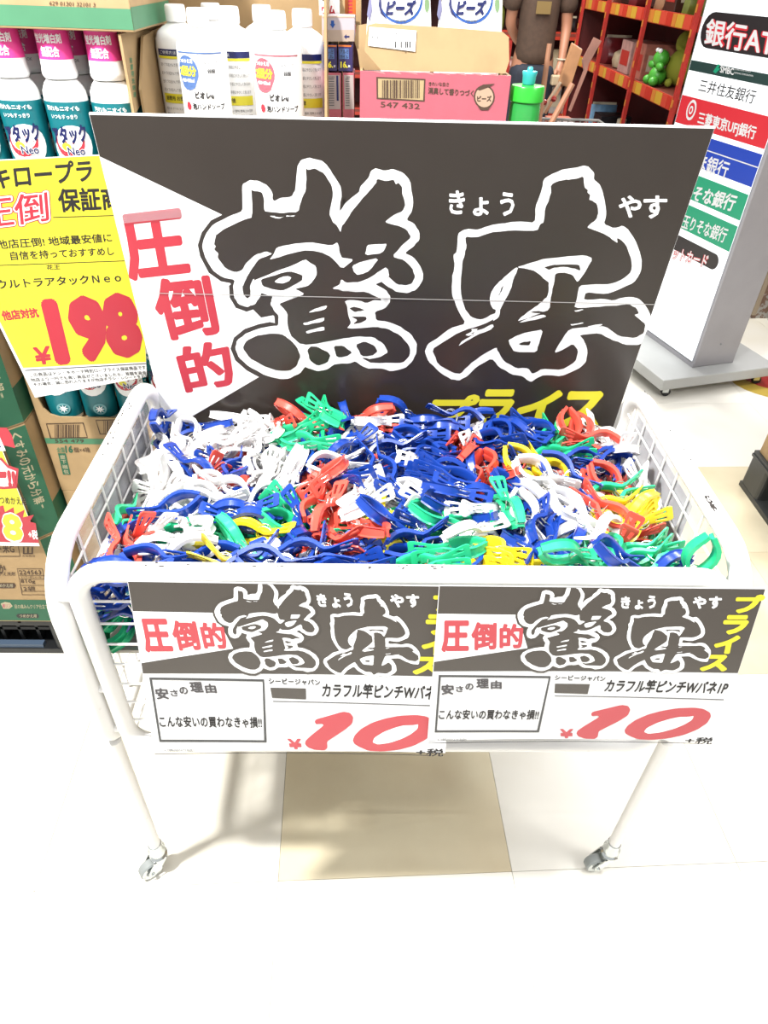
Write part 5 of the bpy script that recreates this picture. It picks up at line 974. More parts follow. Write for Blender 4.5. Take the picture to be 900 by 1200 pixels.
# cards behind: red printed card and an orange pack
r_, a_, b_ = rectbox('shop_card', 'white card with red lettering standing behind the pale tray', 'card', (373, -30, 398, 19), .80, .004, PAPER, None)
p = front_print(.80); p.t('ウム', 376.5, 6, 393, 17, REDP, .05, 1); p.poly([(373, -12), (388, -12), (386, 4), (378, 1)], INK, 1); p.build('print', r_)
r_, a_, b_ = rectbox('orange_pack', 'orange striped pack standing beside the white card', 'pack', (404, -30, 417, 18), .82, .04, ORANGE)
p = front_print(.82)
for k in range(5): p.poly([(408, -4+k*4.2), (413, -4+k*4.2), (413, -1.6+k*4.2), (408, -1.6+k*4.2)], REDP, 1)
p.build('print', r_)
r_, _, _ = rectbox('carton_wall', 'tall brown carton edge beside the detergent pouches', 'carton', (417, -20, 423, 40), .80, .05, BROWN2)
for o_ in (): pass

# --- pink case with the raised flap
PY = .68
a_ = at(422, 83, 1, PY); b_ = at(594, 130, 1, PY); X0, X1 = a_.x, b_.x; zt = a_.z
pc = thing('pink_carton', 'pink carton with a barcode and its tan front flap folded up', 'carton', ((X0+X1)/2, PY+.1, ZS))
mb = MB(); mb.box((X0, PY, ZS), (X1, PY+.004, zt), PINKC); mb.build('front_wall', pc)
mb = MB(); mb.box((X0, PY+.20, ZS), (X1, PY+.204, zt), BROWN2); mb.build('back_wall', pc)
mb = MB(); mb.box((X0, PY+.004, ZS), (X1, PY+.2, ZS+.004), BROWN2); mb.build('base', pc)
for x in (X0, X1-.004): mb = MB(); mb.box((x, PY+.004, ZS+.004), (x+.004, PY+.2, zt), BROWN2); mb.build('side_wall', pc)
mb = MB()
fl = [at(*q_, 1, PY+.004) for q_ in ((447, 82.5), (592, 86), (597, 72), (597, 44), (590, 38), (540, 34), (440, 27.5), (431, 30), (427, 60), (434, 68))]
mb.prism([(v.x, v.y+(v.z-zt)*.12, v.z) for v in fl], (0, .0035, 0), BROWN); mb.build('front_flap', pc)
mb = MB(); fl2 = [at(*q_, 1, PY+.05) for q_ in ((422, 82), (447, 82), (437, 68), (429, 50), (430, 28), (418, 30), (415, 48), (419, 60))]
mb.prism([v for v in fl2], (0, .003, 0), BROWN); mb.build('side_flap', pc)
p = front_print(PY)
for k in range(8): p.poly([(436+k*19, 83.6+k*.38), (449+k*19, 83.8+k*.38), (452+k*19, 87+k*.38), (449+k*19, 86.4+k*.38)], mat('pale_pink_print', (238, 160, 160), .6), 1)
p.frame([(441, 90), (498.5, 92.5), (497.5, 119), (441.5, 116)], 1.6, BRINK, 2)
p.poly([(443, 92), (497, 94.2), (496, 117.5), (443.2, 115)], mat('tan_print', (216, 190, 140), .6), 1); barcode(p, 446, 94, 494, 115, BRINK, 3, 26, 6)
p.text('547 432', (446, 119), (492, 121.5), (446, 125.5), BRINK, .01, 2)
p.text('きれいな白さ', (502.5, 95.5), (526, 96.5), (502.5, 100.5), BRINK, .02, 2); p.text('消臭して香りつづく', (502, 102), (555.5, 105.5), (501.5, 110), BRINK, .03, 2)
el = lambda cx, cy, a1, b1, n=20: [(cx+a1*math.cos(2*math.pi*k/n), cy+b1*math.sin(2*math.pi*k/n)) for k in range(n)]
p.poly(el(567.5, 113.5, 12.3, 14), BRINK, 2); p.poly(el(567.5, 113.5, 10.6, 12.2), mat('pale_tan_print', (226, 190, 160), .6), 3); p.t('ビーズ', 559, 112, 576, 119, BRINK, .05, 4)
p.poly([(558, 104), (566, 99), (580, 98), (573, 102), (562, 106)], BRINK, 4); p.poly([(560, 125), (572, 127), (577, 122), (572, 129), (563, 129)], BRINK, 4)
p.build('front_lettering', pc)
fp = plane_print((0, PY+.0025, zt), (1, 0, 0), (0, .12, 1))
fp.poly([(432.5, 31.5), (488, 36), (486.5, 60.5), (431.5, 53.5)], PAPER, 2)
fp.text('CF 023-023-05 4-30070033', (433, 34.5), (485, 40), (433, 37.5), INK, 0, 3); fp.text('547 432', (433, 42), (448, 43), (433, 45), INK, 0, 3); fp.text('000 - 14', (433, 48), (455, 50.5), (433, 51), GREYINK, 0, 3)
barcode(fp, 462, 48.5, 483, 56, INK, 3, 16, 9); fp.text('▼', (473, 59), (476, 59), (473, 61), BRINK, 0, 3)
fp.build('flap_sticker', pc)
# detergent pouches in it
def pouch(label, cx, x0, x1):
    y = .735; a1 = at(x0, 30, 1, y); b1 = at(x1, 30, 1, y); w_ = b1.x-a1.x; zb = ZS+.0045; h = .31
    r = thing('detergent_pouch', label, 'pouch', ((a1.x+b1.x)/2, y+.04, zb), 0, 'white detergent pouches')
    V = []; F = []; nx, nz = 10, 14
    for s_ in (-1, 1):
        for i in range(nz+1):
            for j in range(nx+1):
                u_ = j/nx*2-1; v_ = i/nz; tp_ = 1-.22*max(0, (v_-.62)/.38)**1.5
                th = .034*(1-u_**2*.85)**.5*(1-.75*v_**3)
                V.append(((a1.x+b1.x)/2+u_*w_/2*tp_, y+.04+s_*th, zb+h*v_))
    n_ = (nx+1)*(nz+1); q_ = lambda k, i, j: k*n_+i*(nx+1)+j
    for i in range(nz):
        for j in range(nx):
            F.append((q_(0,i,j), q_(0,i,j+1), q_(0,i+1,j+1), q_(0,i+1,j))); F.append((q_(1,i,j), q_(1,i+1,j), q_(1,i+1,j+1), q_(1,i,j+1)))
        F.append((q_(0,i,0), q_(0,i+1,0), q_(1,i+1,0), q_(1,i,0))); F.append((q_(0,i,nx), q_(1,i,nx), q_(1,i+1,nx), q_(0,i+1,nx)))
    for j in range(nx):
        F.append((q_(0,0,j), q_(1,0,j), q_(1,0,j+1), q_(0,0,j+1))); F.append((q_(0,nz,j), q_(0,nz,j+1), q_(1,nz,j+1), q_(1,nz,j)))
    mb = MB(); mb.add(V, F, mat('glossy_white_pouch', (.80, .81, .80), .25)); mb.build('body', r, True)
    O_ = Vector((0, y+.001, 1.33)); N = Vector((0, -1, .30)).normalized()
    pp = plane_print(O_, (1, 0, 0), Vector((0, .30, 1)))
    # print follows the bulge
    cxw = (a1.x+b1.x)/2
    def srf(u_, v_, off):
        z_ = v_; vv = (z_-zb)/h; tp_ = 1-.22*max(0, (vv-.62)/.38)**1.5; uu = max(-1, min(1, (u_-cxw)/(w_/2*tp_)))
        th = .034*(1-uu**2*.85)**.5*(1-.75*min(1, max(0, vv))**3)
        return Vector((u_, y+.04-th-.0006-off, z_))
    g_ = Print(srf, lambda X, Y: (at(X, Y, 1, y+.015).x, at(X, Y, 1, y+.015).z))
    g_.poly(el(cx, -1, 26, 29, 28), BLUEP, 1); g_.poly(el(cx-.6, -3.5, 24.6, 28, 28), PAPER, 2)
    g_.poly([(cx-24, -8), (cx-26.5, 6), (cx-24, 16), (cx-16, 24), (cx-22, 13)], NAVY, 3)
    g_.t('ビーズ', cx-17, 0, cx+17, 18.5, NAVY, .07, 4, lean=.1); g_.t('ジェル', cx-6, 22, cx+6, 26, GREYINK, .01, 4)
    g_.poly([(cx-36, -10), (cx-40, 18), (cx-37, 26), (cx-34, 12)], mat('silver_lilac_print', (150, 150, 190), .4), 2)
    g_.poly(el(cx+31, 6, 3, 9, 12), mat('leaf_green_print', (150, 190, 130), .4), 2)
    g_.build('front_print', r)
pouch('white detergent pouch in the pink carton, left one', 470, 428, 509); pouch('white detergent pouch in the pink carton, right one', 553, 514, 594)
# --- green dish soap bottle
gx, gy = .2085, .70
gb = thing('dish_soap_bottle', 'bright green dish soap bottle with a cyan nozzle', 'bottle', (gx, gy, ZS), 0)
GRN = mat('bright_green_plastic', (60, 216, 66), .3); CYN = mat('cyan_cap_plastic', (70, 214, 216), .3); TGR = mat('green_liquid', (70, 215, 100), .15, trans=.3)
mb = MB(); mb.lathe([(.022, 0), (.0255, .004), (.026, .11), (.0255, .138), (.0245, .144)], (gx, gy, ZS+.0005), TGR, 24); mb.build('body', gb, True)
mb = MB(); mb.lathe([(.0262, .1455), (.0278, .147), (.0278, .1655), (.0265, .1685), (.012, .1695)], (gx, gy, ZS), GRN, 28); mb.build('cap', gb, True)
mb = MB(); mb.lathe([(.0095, .1700), (.0105, .1725), (.0112, .182), (.0125, .1865), (.0118, .1885), (.005, .189), (.0045, .193), (.003, .1945)], (gx, gy, ZS), CYN, 20); mb.build('nozzle', gb, True)
# --- wooden things in a bin
WOOD = mat('pale_wood', (214, 150, 112), .55, grain=.25, scale=14)
WOOD2 = mat('tan_wood', (206, 148, 100), .5, grain=.3, scale=22)
bn_ = thing('wire_bin', 'grey bin of wooden kitchen tools behind the green bottle', 'bin', (.345, .93, ZS))
mb = MB()
for k in range(14):
    x = .262+k*.165/13
    for y in (.86, 1.0): mb.tube([(x, y, ZS+.002), (x, y, ZS+.075)], .0015, mat('grey_wire', (150, 146, 140), .4), 5)
for z in (.003, .04, .076): mb.tube([(.262, .86, ZS+z), (.427, .86, ZS+z), (.427, 1.0, ZS+z), (.262, 1.0, ZS+z)], .0025, mat('grey_wire', (150, 146, 140), .4), 6, True)
for k in range(10): mb.tube([(.262+.165*k/9, .86, ZS+.003), (.262+.165*k/9, 1.0, ZS+.003)], .0015, mat('grey_wire', (0, 0, 0), .4), 5)
mb.build('cage', bn_)
def stick(name, label, a_, b_, r_, m_, cat='kitchen tool'):
    o_ = MB().tube([a_, (Vector(a_)*.5+Vector(b_)*.5), b_], r_, m_, 8).build(name, None, True); tag(o_, label, cat, None); return o_
def W(x, y, d): return at(x, y, 1, d)
def down(pt, q_, z): # extend the line pt->q_ down to height z
    d = (q_-pt); return pt+d*((z-pt.z)/d.z)
tA = W(644, 51, .90); bA = W(633, 131, .89); stick('wooden_stick', 'tall round wooden stick, left of the tan board, in the wire bin', down(tA, bA, ZS+.008), tA, [.0055, .0055, .0045], WOOD)
tA = W(671, 98, .89); bA = W(653, 131, .885); stick('wooden_stick', 'short thick wooden stick leaning right of the red-tipped spoon', down(tA, bA, ZS+.008), tA, [.0055, .0055, .0055], WOOD)
tA = W(657, 96, .93); bA = W(636, 131, .93)
o_ = thing('wooden_spoon', 'pale wooden spoon with two red balls below the tan board', 'kitchen tool', (0, 0, 0)); o_.location = down(tA, bA, ZS+.03)
MB().tube([down(tA, bA, ZS+.03), tA], .003, mat('light_wood', (236, 208, 176), .5), 8).build('handle', o_, True)
for q_ in ((649, 116), (638, 120)):
    c_ = W(*q_, .925); MB().lathe([(.0005, -.0055), (.004, -.004), (.0056, 0), (.004, .004), (.0005, .0055)], c_, mat('red_lacquer', (190, 40, 28), .3), 12).build('red_ball', o_, True)
P = [W(*q_, .95) for q_ in ((671, 50), (683, 58), (668, 105), (655, 97))]
o_ = MB().prism(P, (0, .012, 0), WOOD2).build('wooden_board', None, bevel=.002); tag(o_, 'tan wooden board standing up among the wooden sticks', 'board')
P = [W(*q_, .965) for q_ in ((655, 97), (660, 100), (640, 134), (634, 130))]
MB().prism([o_.location+v for v in P], (0, .006, 0), WOOD).build('handle', o_)
P = [W(*q_, 1.02) for q_ in ((700, 45), (711, 49), (692, 72), (684, 68))]
P2 = [W(*q_, 1.02) for q_ in ((697, 44), (705, 48), (690, 75), (688, 84), (669, 131), (667, 130), (685, 83), (683, 71))]
o_ = MB().prism(P2, (0, .01, 0), mat('rosy_wood', (176, 122, 104), .55, grain=.3, scale=20)).build('wooden_spatula', None); tag(o_, 'rosy wooden spatula leaning behind the tan board', 'kitchen tool')
for k, (x, y, w_, c_, n_) in enumerate(((.30, 1.06, .05, (180, 170, 160), 'clear grey blister pack lying behind the wire bin'), (.375, 1.08, .06, (90, 70, 70), 'dark brown packet lying behind the wire bin'), (.43, .80, .05, (170, 160, 150), 'pale packet lying in front of the wire bin'), (.35, .79, .06, (200, 190, 180), 'cream packet lying beside the green bottle'))):
    r_ = thing('packet', n_, 'packet', (x, y, ZS)); MB().box((x-w_/2, y-.03, ZS+.0005), (x+w_/2, y+.03, ZS+.045+.012*k), mat('packet_%d' % k, c_, .3, grain=.3, scale=60)).build('body', r_, bevel=.004)
    MB().box((x-w_/3, y-.0306, ZS+.01), (x+w_/3, y-.0301, ZS+.03), PAPER).build('label', r_)

# ================================================================ BANK TOTEM ON WHEELS
TU = Vector((.963, .27, 0)).normalized(); TV = Vector((-.27, .963, 0)).normalized(); TF = Vector((1.382, 2.074, 0))
tt = thing('cash_machine_sign', 'tall illuminated cash machine sign totem listing banks, on a wheeled plate', 'sign', TF+TU*.1+TV*.28)
def tpt(u, v, z): return TF+TU*u+TV*v+Vector((0, 0, z))
def tbox(u0, u1, v0, v1, z0, z1, m_, name, par=None, bevel=0):
    mb = MB(); mb.prism([tpt(u0, v0, z0), tpt(u1, v0, z0), tpt(u1, v1, z0), tpt(u0, v1, z0)], (0, 0, z1-z0), m_); return mb.build(name, par or tt, bevel=bevel)
tbox(-.20, .39, -.075, .66, .052, .100, ALUW, 'base_plate', bevel=.004)
tbox(0, .21, 0, .56, .1005, 1.95, ALU, 'cabinet', bevel=.003)
tbox(-.004, 0, .0, .56, .1005, .118, ALU, 'foot_trim')
for u_ in (-.15, .33):
    for v_ in (-.03, .60):
        mb = MB(); c_ = tpt(u_, v_, 0)
        mb.lathe([(.016, .036), (.018, .040), (.018, .052)], c_, CHROME, 14); mb.box(c_+Vector((-.004, -.014, .02)), c_+Vector((.022, -.011, .038)), CHROME); mb.box(c_+Vector((-.004, .011, .02)), c_+Vector((.022, .014, .038)), CHROME)
        k_ = mb.build('caster', tt); mb = MB(); mb.lathe([(.006, -.01), (.019, -.01), (.020, 0), (.019, .01), (.006, .01)], c_+Vector((.014, 0, .0205)), BLKPL, 16, M=Matrix.Rotation(R(90), 4, 'X')); mb.build('wheel', k_, True)
for z_ in (.2, 1.0, 1.8):
    for v_ in (.05,): mb = MB(); mb.lathe([(.004, 0), (.004, .002)], tpt(.105, -.0005, z_), GREYST, 8, M=Matrix.Rotation(R(90), 4, 'X')); mb.build('screw', tt)
p = plane_print(TF-TU*.0045+Vector((0, 0, 0)), -TV, (0, 0, 1)); p.step = .0006
# local: u = -v (right = towards the near corner)
SW = mat('backlit_white_panel', (.86, .90, .93), .3, emit=.28)
def L(m_n, c_): return mat(m_n, c_, .3, emit=.22)
lR, lK, lB, lG, lDG, lW = L('backlit_red', (236, 44, 58)), mat('sign_black', (44, 36, 38), .3), L('backlit_blue', (20, 70, 196)), L('backlit_green', (16, 172, 126)), L('backlit_dark_green', (34, 66, 62)), L('backlit_white', (250, 250, 250))
p.poly([(-.548, .125), (-.012, .125), (-.012, 1.93), (-.548, 1.93)], SW, 0, False)
def zof(x, y): return p.tp(x, y)
def band(z0, z1, m_, l=1): p.poly([(-.546, z0), (-.014, z0), (-.014, z1), (-.546, z1)], m_, l, False)
z_ = lambda x, y: zof(x, y)[1]
# pill with the big words
def pill(z0, z1, a0, a1, m_, l):
    r_ = (z1-z0)/2; p.poly([(a0+r_-r_*math.sin(R(k)), z0+r_-r_*math.cos(R(k))) for k in range(0, 181, 20)]+[(a1-r_+r_*math.sin(R(k)), z0+r_+r_*math.cos(R(k))) for k in range(0, 181, 20)], m_, l, False)
zt_, zb_ = z_(840, 14), z_(832, 57)
pill(zb_, zt_, -.535, -.02, lK, 2)
for b_, m_ in ((.07, lR), (.02, lW)): p.text('銀行ATM', (830, 21), (934, 37), (825, 52), m_, b_, 3 if m_ is lR else 4)
za, zb2 = z_(815, 71), z_(808, 82); band(zb2, za, lDG, 2)
p.poly([(836, 84), (842, 75), (844, 76), (842, 80), (845, 80), (839, 86)], lG, 3); p.text('SMBC', (845, 77), (861, 80), (844, 85), lW, .03, 3); p.text('SUMITOMO MITSUI', (862, 80), (880, 83), (862, 82), lW, 0, 3); p.text('BANKING CORPORATION', (861, 84), (883, 88), (861, 86), lW, 0, 3)
p.text('三井住友銀行', (822, 92), (888, 106), (818, 107), INK, .008, 3)
za, zb2 = z_(800, 113), z_(792, 140); za = z_(803, 113); band(z_(900, 176), z_(808, 113), lR, 2)
rg = [zof(810.5, 129)]; cx_, cz_ = zof(810.5, 129)
for r_, m_, l_ in ((.036, lW, 3), (.026, lR, 4), (.015, lW, 5), (.008, lR, 6)): p.poly([(cx_+r_*.8*math.cos(2*math.pi*k/20), cz_+r_*math.sin(2*math.pi*k/20)) for k in range(20)], m_, l_, False)
p.text('三菱東京UFJ銀行', (820, 130), (888, 148), (817, 147), lW, .03, 3)
z1 = z_(845, 168); 
band(z_(850, 208), z_(836, 163), lB, 2); zz = z_(846, 182); p.poly([(-.546, zz-.002), (-.014, zz-.002), (-.014, zz+.002), (-.546, zz+.002)], lW, 3, False)
p.text('みずほ銀行', (797, 172), (857, 190), (792, 191), lW, .02, 3)
band(z_(838, 246), z_(835, 212), lG, 2); p.text('りそな銀行', (806, 214), (866, 229), (800, 232), lW, .03, 3)
band(z_(830, 283), z_(830, 250), lG, 2); p.text('埼玉りそな銀行', (795, 248), (855, 268), (790, 264), lW, .02, 3)
pill(z_(838, 318), z_(838, 297), -.535, -.05, lK, 2)
for b_, m_ in ((.07, lR), (.02, lW)): p.text('クレジットカード', (768, 283), (832, 299), (764, 298), m_, b_, 3 if m_ is lR else 4)
p.build('illuminated_face', tt)
# --- sticker on the floor, peeling column beyond
o_ = MB()
c_ = Vector((1.90, 2.16, 0)); P = [c_+Vector((.28*math.cos(2*math.pi*k/28), .2*math.sin(2*math.pi*k/28), .0002)) for k in range(28)]
o_.prism(P, (0, 0, .0006), mat('yellow_floor_print', (238, 204, 90), .4)); o_.prism([Vector((c_.x+(q.x-c_.x)*.75, c_.y+.03+(q.y-c_.y)*.7, .0009)) for q in P], (0, 0, .0005), mat('red_floor_print', (206, 50, 50), .4))
tag(o_.build('floor_sticker'), 'red and yellow round sticker on the floor beside the sign totem', 'sticker')
PEEL = mat('peeling_brown_paint', (176, 140, 118), .6, rgb2=(236, 232, 222), scale=26, mix=(.50, .53))
mb = MB(); mb.box((2.04, 2.88, 0), (2.55, 3.3, 3), PEEL); c_ = struct(mb.build('trim_1'))
mb = MB(); mb.box((2.03, 2.87, .02), (2.052, 3.31, 1.4), mat('column_edge', (226, 206, 176), .6)); mb.build('corner_strip', c_)
mb = MB(); mb.box((2.12, 2.5, 0), (2.5, 2.86, .12), mat('maroon_base', (90, 30, 60), .5)); tag(mb.build('low_plinth'), 'low maroon plinth at the foot of the peeling column', 'plinth')
closed_carton('carton', 'tan carton on the dark grey pallet at the right edge', 1.326, 1.9, .62, 1.340, .151, .46)
# ================================================================ AISLE SHELVING
RY = mat('red_orange_rail', (224, 66, 40), .45)
RAILS = [mat('rail_card_red', (226, 60, 40), .4), mat('rail_card_orange', (240, 150, 60), .4), mat('rail_card_yellow', (236, 186, 60), .4), mat('rail_card_scarlet', (240, 84, 60), .4)]
def shelf_unit(label, O, U, length, depth, tiers, posts, back, post_h=1.95):
    """O: near end of the front edge, U: along, depth goes to the right of U"""
    O = Vector(O); U = Vector(U).normalized(); D = Vector((U.y, -U.x, 0))
    r = thing('shelving_unit', label, 'shelf', O)
    B = lambda a0, a1, d0, d1, z0, z1, m_, nm, par=None: MB().prism([O+U*a0+D*d0+Vector((0, 0, z0)), O+U*a1+D*d0+Vector((0, 0, z0)), O+U*a1+D*d1+Vector((0, 0, z0)), O+U*a0+D*d1+Vector((0, 0, z0))], (0, 0, z1-z0), m_).build(nm, par or r)
    random.seed(int(length*100))
    for z in tiers:
        s_ = B(0, length, .0, depth, z-.02, z, mat('shelf_deck', (150, 60, 44), .6), 'shelf_board')
        B(0, length, -.008, -.0005, z-.045, z+.012, RY, 'price_rail', s_)
        k = 0; a = .02; mb = MB()
        n = 0
        while a < length-.06:
            w_ = random.choice((.05, .07, .09)); m_ = RAILS[(n*7+int(z*10)) % 4]; n += 1
            Q = [O+U*a+D*-.011+Vector((0, 0, z-.041)), O+U*(a+w_)+D*-.011+Vector((0, 0, z-.041)), O+U*(a+w_)+D*-.0085+Vector((0, 0, z-.041)), O+U*a+D*-.0085+Vector((0, 0, z-.041))]
            c_ = MB().prism(Q, (0, 0, .05), m_).build('price_card', s_); a += w_+.006
    for a in posts:
        B(a-.014, a+.014, -.03, -.0115, 0, post_h, REDSH, 'post')
        mb = MB(); k = 0
        for z in [q*.09+.05 for q in range(int(post_h/.09))]:
            mb.prism([O+U*(a-.009)+D*-.0315+Vector((0, 0, z)), O+U*(a+.009)+D*-.0315+Vector((0, 0, z)), O+U*(a+.009)+D*-.0305+Vector((0, 0, z)), O+U*(a-.009)+D*-.0305+Vector((0, 0, z))], (0, 0, .03), RAILS[1])
        mb.build('post_label', r)['kind'] = 'stuff'
    B(0, length, depth, depth+.015, 0, post_h, back, 'back_panel')
    B(-.012, 0, 0, depth, 0, post_h, back, 'side_panel'); B(length, length+.012, 0, depth, 0, post_h, back, 'side_panel')
    return r
SX = 1.40
TI = [.14, .55, .972, 1.285, 1.62]
shelf_unit('red shelving running back along the right aisle, full of small goods', (SX, 3.02, 0), (0, 1, 0), 2.05, .42, TI, (.02, .70, 1.42, 2.03), DKRED)
cols_ = {'cream': (226, 206, 170), 'rosy': (220, 140, 120), 'dark brown': (84, 50, 40), 'pale pink': (236, 186, 176), 'silver': (190, 186, 184), 'tan': (200, 150, 110), 'olive green': (140, 150, 60), 'wine red': (130, 34, 40), 'orange': (236, 130, 60), 'black': (40, 34, 36), 'sky blue': (130, 180, 220), 'white': (236, 232, 228)}
cn = list(cols_)
def goods(name, label, c, w_, d_, h_, colour, kind, grp, rz=0):
    m_ = mat('goods_'+colour.replace(' ', '_'), cols_[colour], .35, grain=.25, scale=30)
    r = thing(name, label, kind, c, rz, grp); M = Matrix.Translation(c)@Matrix.Rotation(rz, 4, 'Z')
    if kind == 'box':
        MB().box((-w_/2, -d_/2, .0005), (w_/2, d_/2, h_), m_, M).build('body', r, bevel=.003)
        MB().box((-w_*.38, -d_/2-.001, h_*.25), (w_*.38, -d_/2-.0002, h_*.7), mat('goods_label', (240, 226, 196), .4), M).build('label', r)
        MB().box((-w_/2-.001, -d_*.38, h_*.25), (-w_/2-.0002, d_*.38, h_*.7), mat('goods_label_red', (214, 60, 50), .4), M).build('label', r)
    elif kind == 'bag':
        V = []; F = []; n = 8
        for i in range(7):
            t_ = i/6; tk = (1-.8*t_**2)*(.55+.45*min(1, t_*4))
            for k in range(n):
                a = 2*math.pi*k/n; V.append(M@Vector((w_/2*math.cos(a)*(1-.12*t_), d_/2*math.sin(a)*tk, .001+h_*t_)))
        for i in range(6):
            for k in range(n): F.append((i*n+k, i*n+(k+1) % n, (i+1)*n+(k+1) % n, (i+1)*n+k))
        F.append(tuple(range(n-1, -1, -1))); F.append(tuple(6*n+k for k in range(n)))
        mb = MB(); mb.add(V, F, m_); mb.build('body', r, True)
        MB().box((-w_*.4, -.003, h_), (w_*.4, .003, h_+.015), mat('goods_label', (240, 226, 196), .4), M).build('header', r)
    else:
        mb = MB(); mb.lathe([(w_*.3, .0005), (w_*.45, h_*.05), (w_*.5, h_*.3), (w_*.46, h_*.6), (w_*.3, h_*.75), (w_*.18, h_*.8)], c, m_, 14); mb.build('body', r, True)
        mb = MB(); mb.lathe([(w_*.2, h_*.80), (w_*.22, h_*.82), (w_*.22, h_*.97), (w_*.15, h_)], c, mat('goods_label', (240, 226, 196), .4), 14); mb.build('cap', r, True)
    return r
random.seed(3)
tn = {TI[1]: 'second tier', TI[2]: 'middle tier', TI[3]: 'upper tier', TI[4]: 'top tier'}
seq = ['nearest the totem', 'second along', 'third along', 'fourth along', 'fifth along', 'sixth along', 'seventh along', 'eighth along', 'ninth along', 'tenth along', 'eleventh along']
for z in (TI[1], TI[2], TI[3]):
    y = {TI[1]: 3.5, TI[2]: 3.80, TI[3]: 3.52}[z]; i = 0
    while y < 4.8:
        w_ = random.uniform(.14, .24); h_ = random.uniform(.10, .2); colour = random.choice(['rosy', 'tan', 'pale pink', 'dark brown', 'cream', 'silver', 'wine red'] if z != TI[1] else ['dark brown', 'black', 'wine red', 'silver', 'sky blue'])
        kd = random.choice(('box', 'bag', 'jar')); 
        goods({'box': 'goods_box', 'bag': 'goods_bag', 'jar': 'goods_jar'}[kd], f'{colour} {kd} on the {tn[z]} of the right aisle shelving, {seq[min(i, 10)]}', Vector((SX+.15, y+w_/2, z)), .2 if kd != 'jar' else w_*.85, w_*.9, h_, colour, kd, 'goods on the right aisle shelving'); y += w_+.03; i += 1
# green toy, yellow-green plush and blue packs on the near bay
def blob(parts, name, label, cat, root):
    r = thing(name, label, cat, root)
    for nm, c_, rr, m_, s_ in parts:
        mb = MB(); mb.lathe([(math.sin(R(k))*rr+.0002, -math.cos(R(k))*rr) for k in range(0, 181, 20)], Vector(root)+Vector(c_), m_, 14, s_[0], s_[1]); mb.build(nm, r, True)
    return r
GT = mat('lime_green_toy', (96, 214, 70), .4); YG = mat('yellow_green_plush', (184, 190, 56), .8)
g0 = at(768, 98, 0, SX+.07); g0.z = TI[2]+.002
blob([('body', (0, 0, .045), .045, GT, (1, 1.1)), ('head', (0, 0, .12), .04, GT, (1, 1.2)), ('leg', (-.03, -.045, .0235), .022, GT, (1.2, 1)), ('leg', (-.03, .045, .0235), .022, GT, (1.2, 1)), ('arm', (-.02, .06, .09), .018, GT, (1, 2)), ('arm', (-.02, -.06, .09), .018, GT, (1, 2)), ('eye', (-.02, -.02, .155), .011, PAPER, (1, 1)), ('eye', (-.02, .02, .155), .011, PAPER, (1, 1))], 'toy_figure', 'lime green toy figure sitting on the middle shelf near the sign totem', 'toy', g0)
g1 = at(795, 98, 0, SX+.19); g1.z = TI[2]+.002
blob([('body', (0, 0, .085), .085, YG, (1, 1.05)), ('head', (0, .02, .19), .055, YG, (1, 1)), ('ear', (0, .04, .255), .018, mat('cream_plush', (226, 214, 170), .8), (1, 1)), ('foot', (-.07, -.04, .02), .02, YG, (1, 1)), ('foot', (-.07, .04, .02), .02, YG, (1, 1))], 'plush_toy', 'yellow-green round plush toy beside the lime green figure', 'toy', g1)
for k in range(3):
    c_ = Vector((SX+.10, 3.12+k*.12, TI[1])); r_ = goods('goods_pack', 'navy blue pack with white letters on the low shelf, '+['nearest', 'middle', 'farthest'][k]+' of three', c_, .12, .11, .2, 'sky blue', 'box', 'navy packs on the low shelf')
    for ch in r_.children:
        if ch.name.startswith('body'): ch.data.materials[0] = mat('navy_pack', (48, 50, 140), .35)
for i, y in enumerate((3.10, 3.24, 3.4)):
    goods('goods_bag', ['leafy green bag', 'dark green bag', 'lime bag'][i]+' on the top deck over the green toys', Vector((SX+.1, y, TI[3])), .12, .11, .12, 'olive green', 'bag', None)
# ================================================================ FAR SHELVING (faces the camera)
shelf_unit('far red shelving across the end of the aisle, behind the person', (2.6, 6.35, 0), (-1, 0, 0), 2.9, .42, [.12, .42, .70, 1.02, 1.34, 1.66], (.02, .72, 1.45, 2.15, 2.88), DKRED) if False else shelf_unit('far red shelving across the end of the aisle, behind the person', (-.3, 6.35, 0), (1, 0, 0), 2.9, -.42, [.12, .42, .70, 1.02, 1.34, 1.66], (.02, .72, 1.45, 2.15, 2.88), DKRED)
random.seed(9)
for z, nm in ((.42, 'low tier'), (.70, 'waist-high tier'), (1.02, 'chest-high tier')):
    x = .55; i = 0
    while x < 2.2:
        w_ = random.uniform(.07, .15); colour = random.choice(cn); kd = random.choice(('box', 'bag', 'jar', 'box'))
        goods({'box': 'goods_box', 'bag': 'goods_bag', 'jar': 'goods_jar'}[kd], f'{colour} {kd} on the {nm} of the far shelving, {["first", "second", "third", "fourth", "fifth", "sixth", "seventh", "eighth", "ninth", "tenth", "eleventh", "twelfth", "thirteenth", "fourteenth", "fifteenth", "sixteenth", "seventeenth", "eighteenth", "nineteenth", "twentieth"][min(i, 19)]} from the left', Vector((x+w_/2, 6.42+.08, z)), w_*.92, .12, random.uniform(.1, .22), colour, kd, 'goods on the far shelving'); x += w_+.02; i += 1
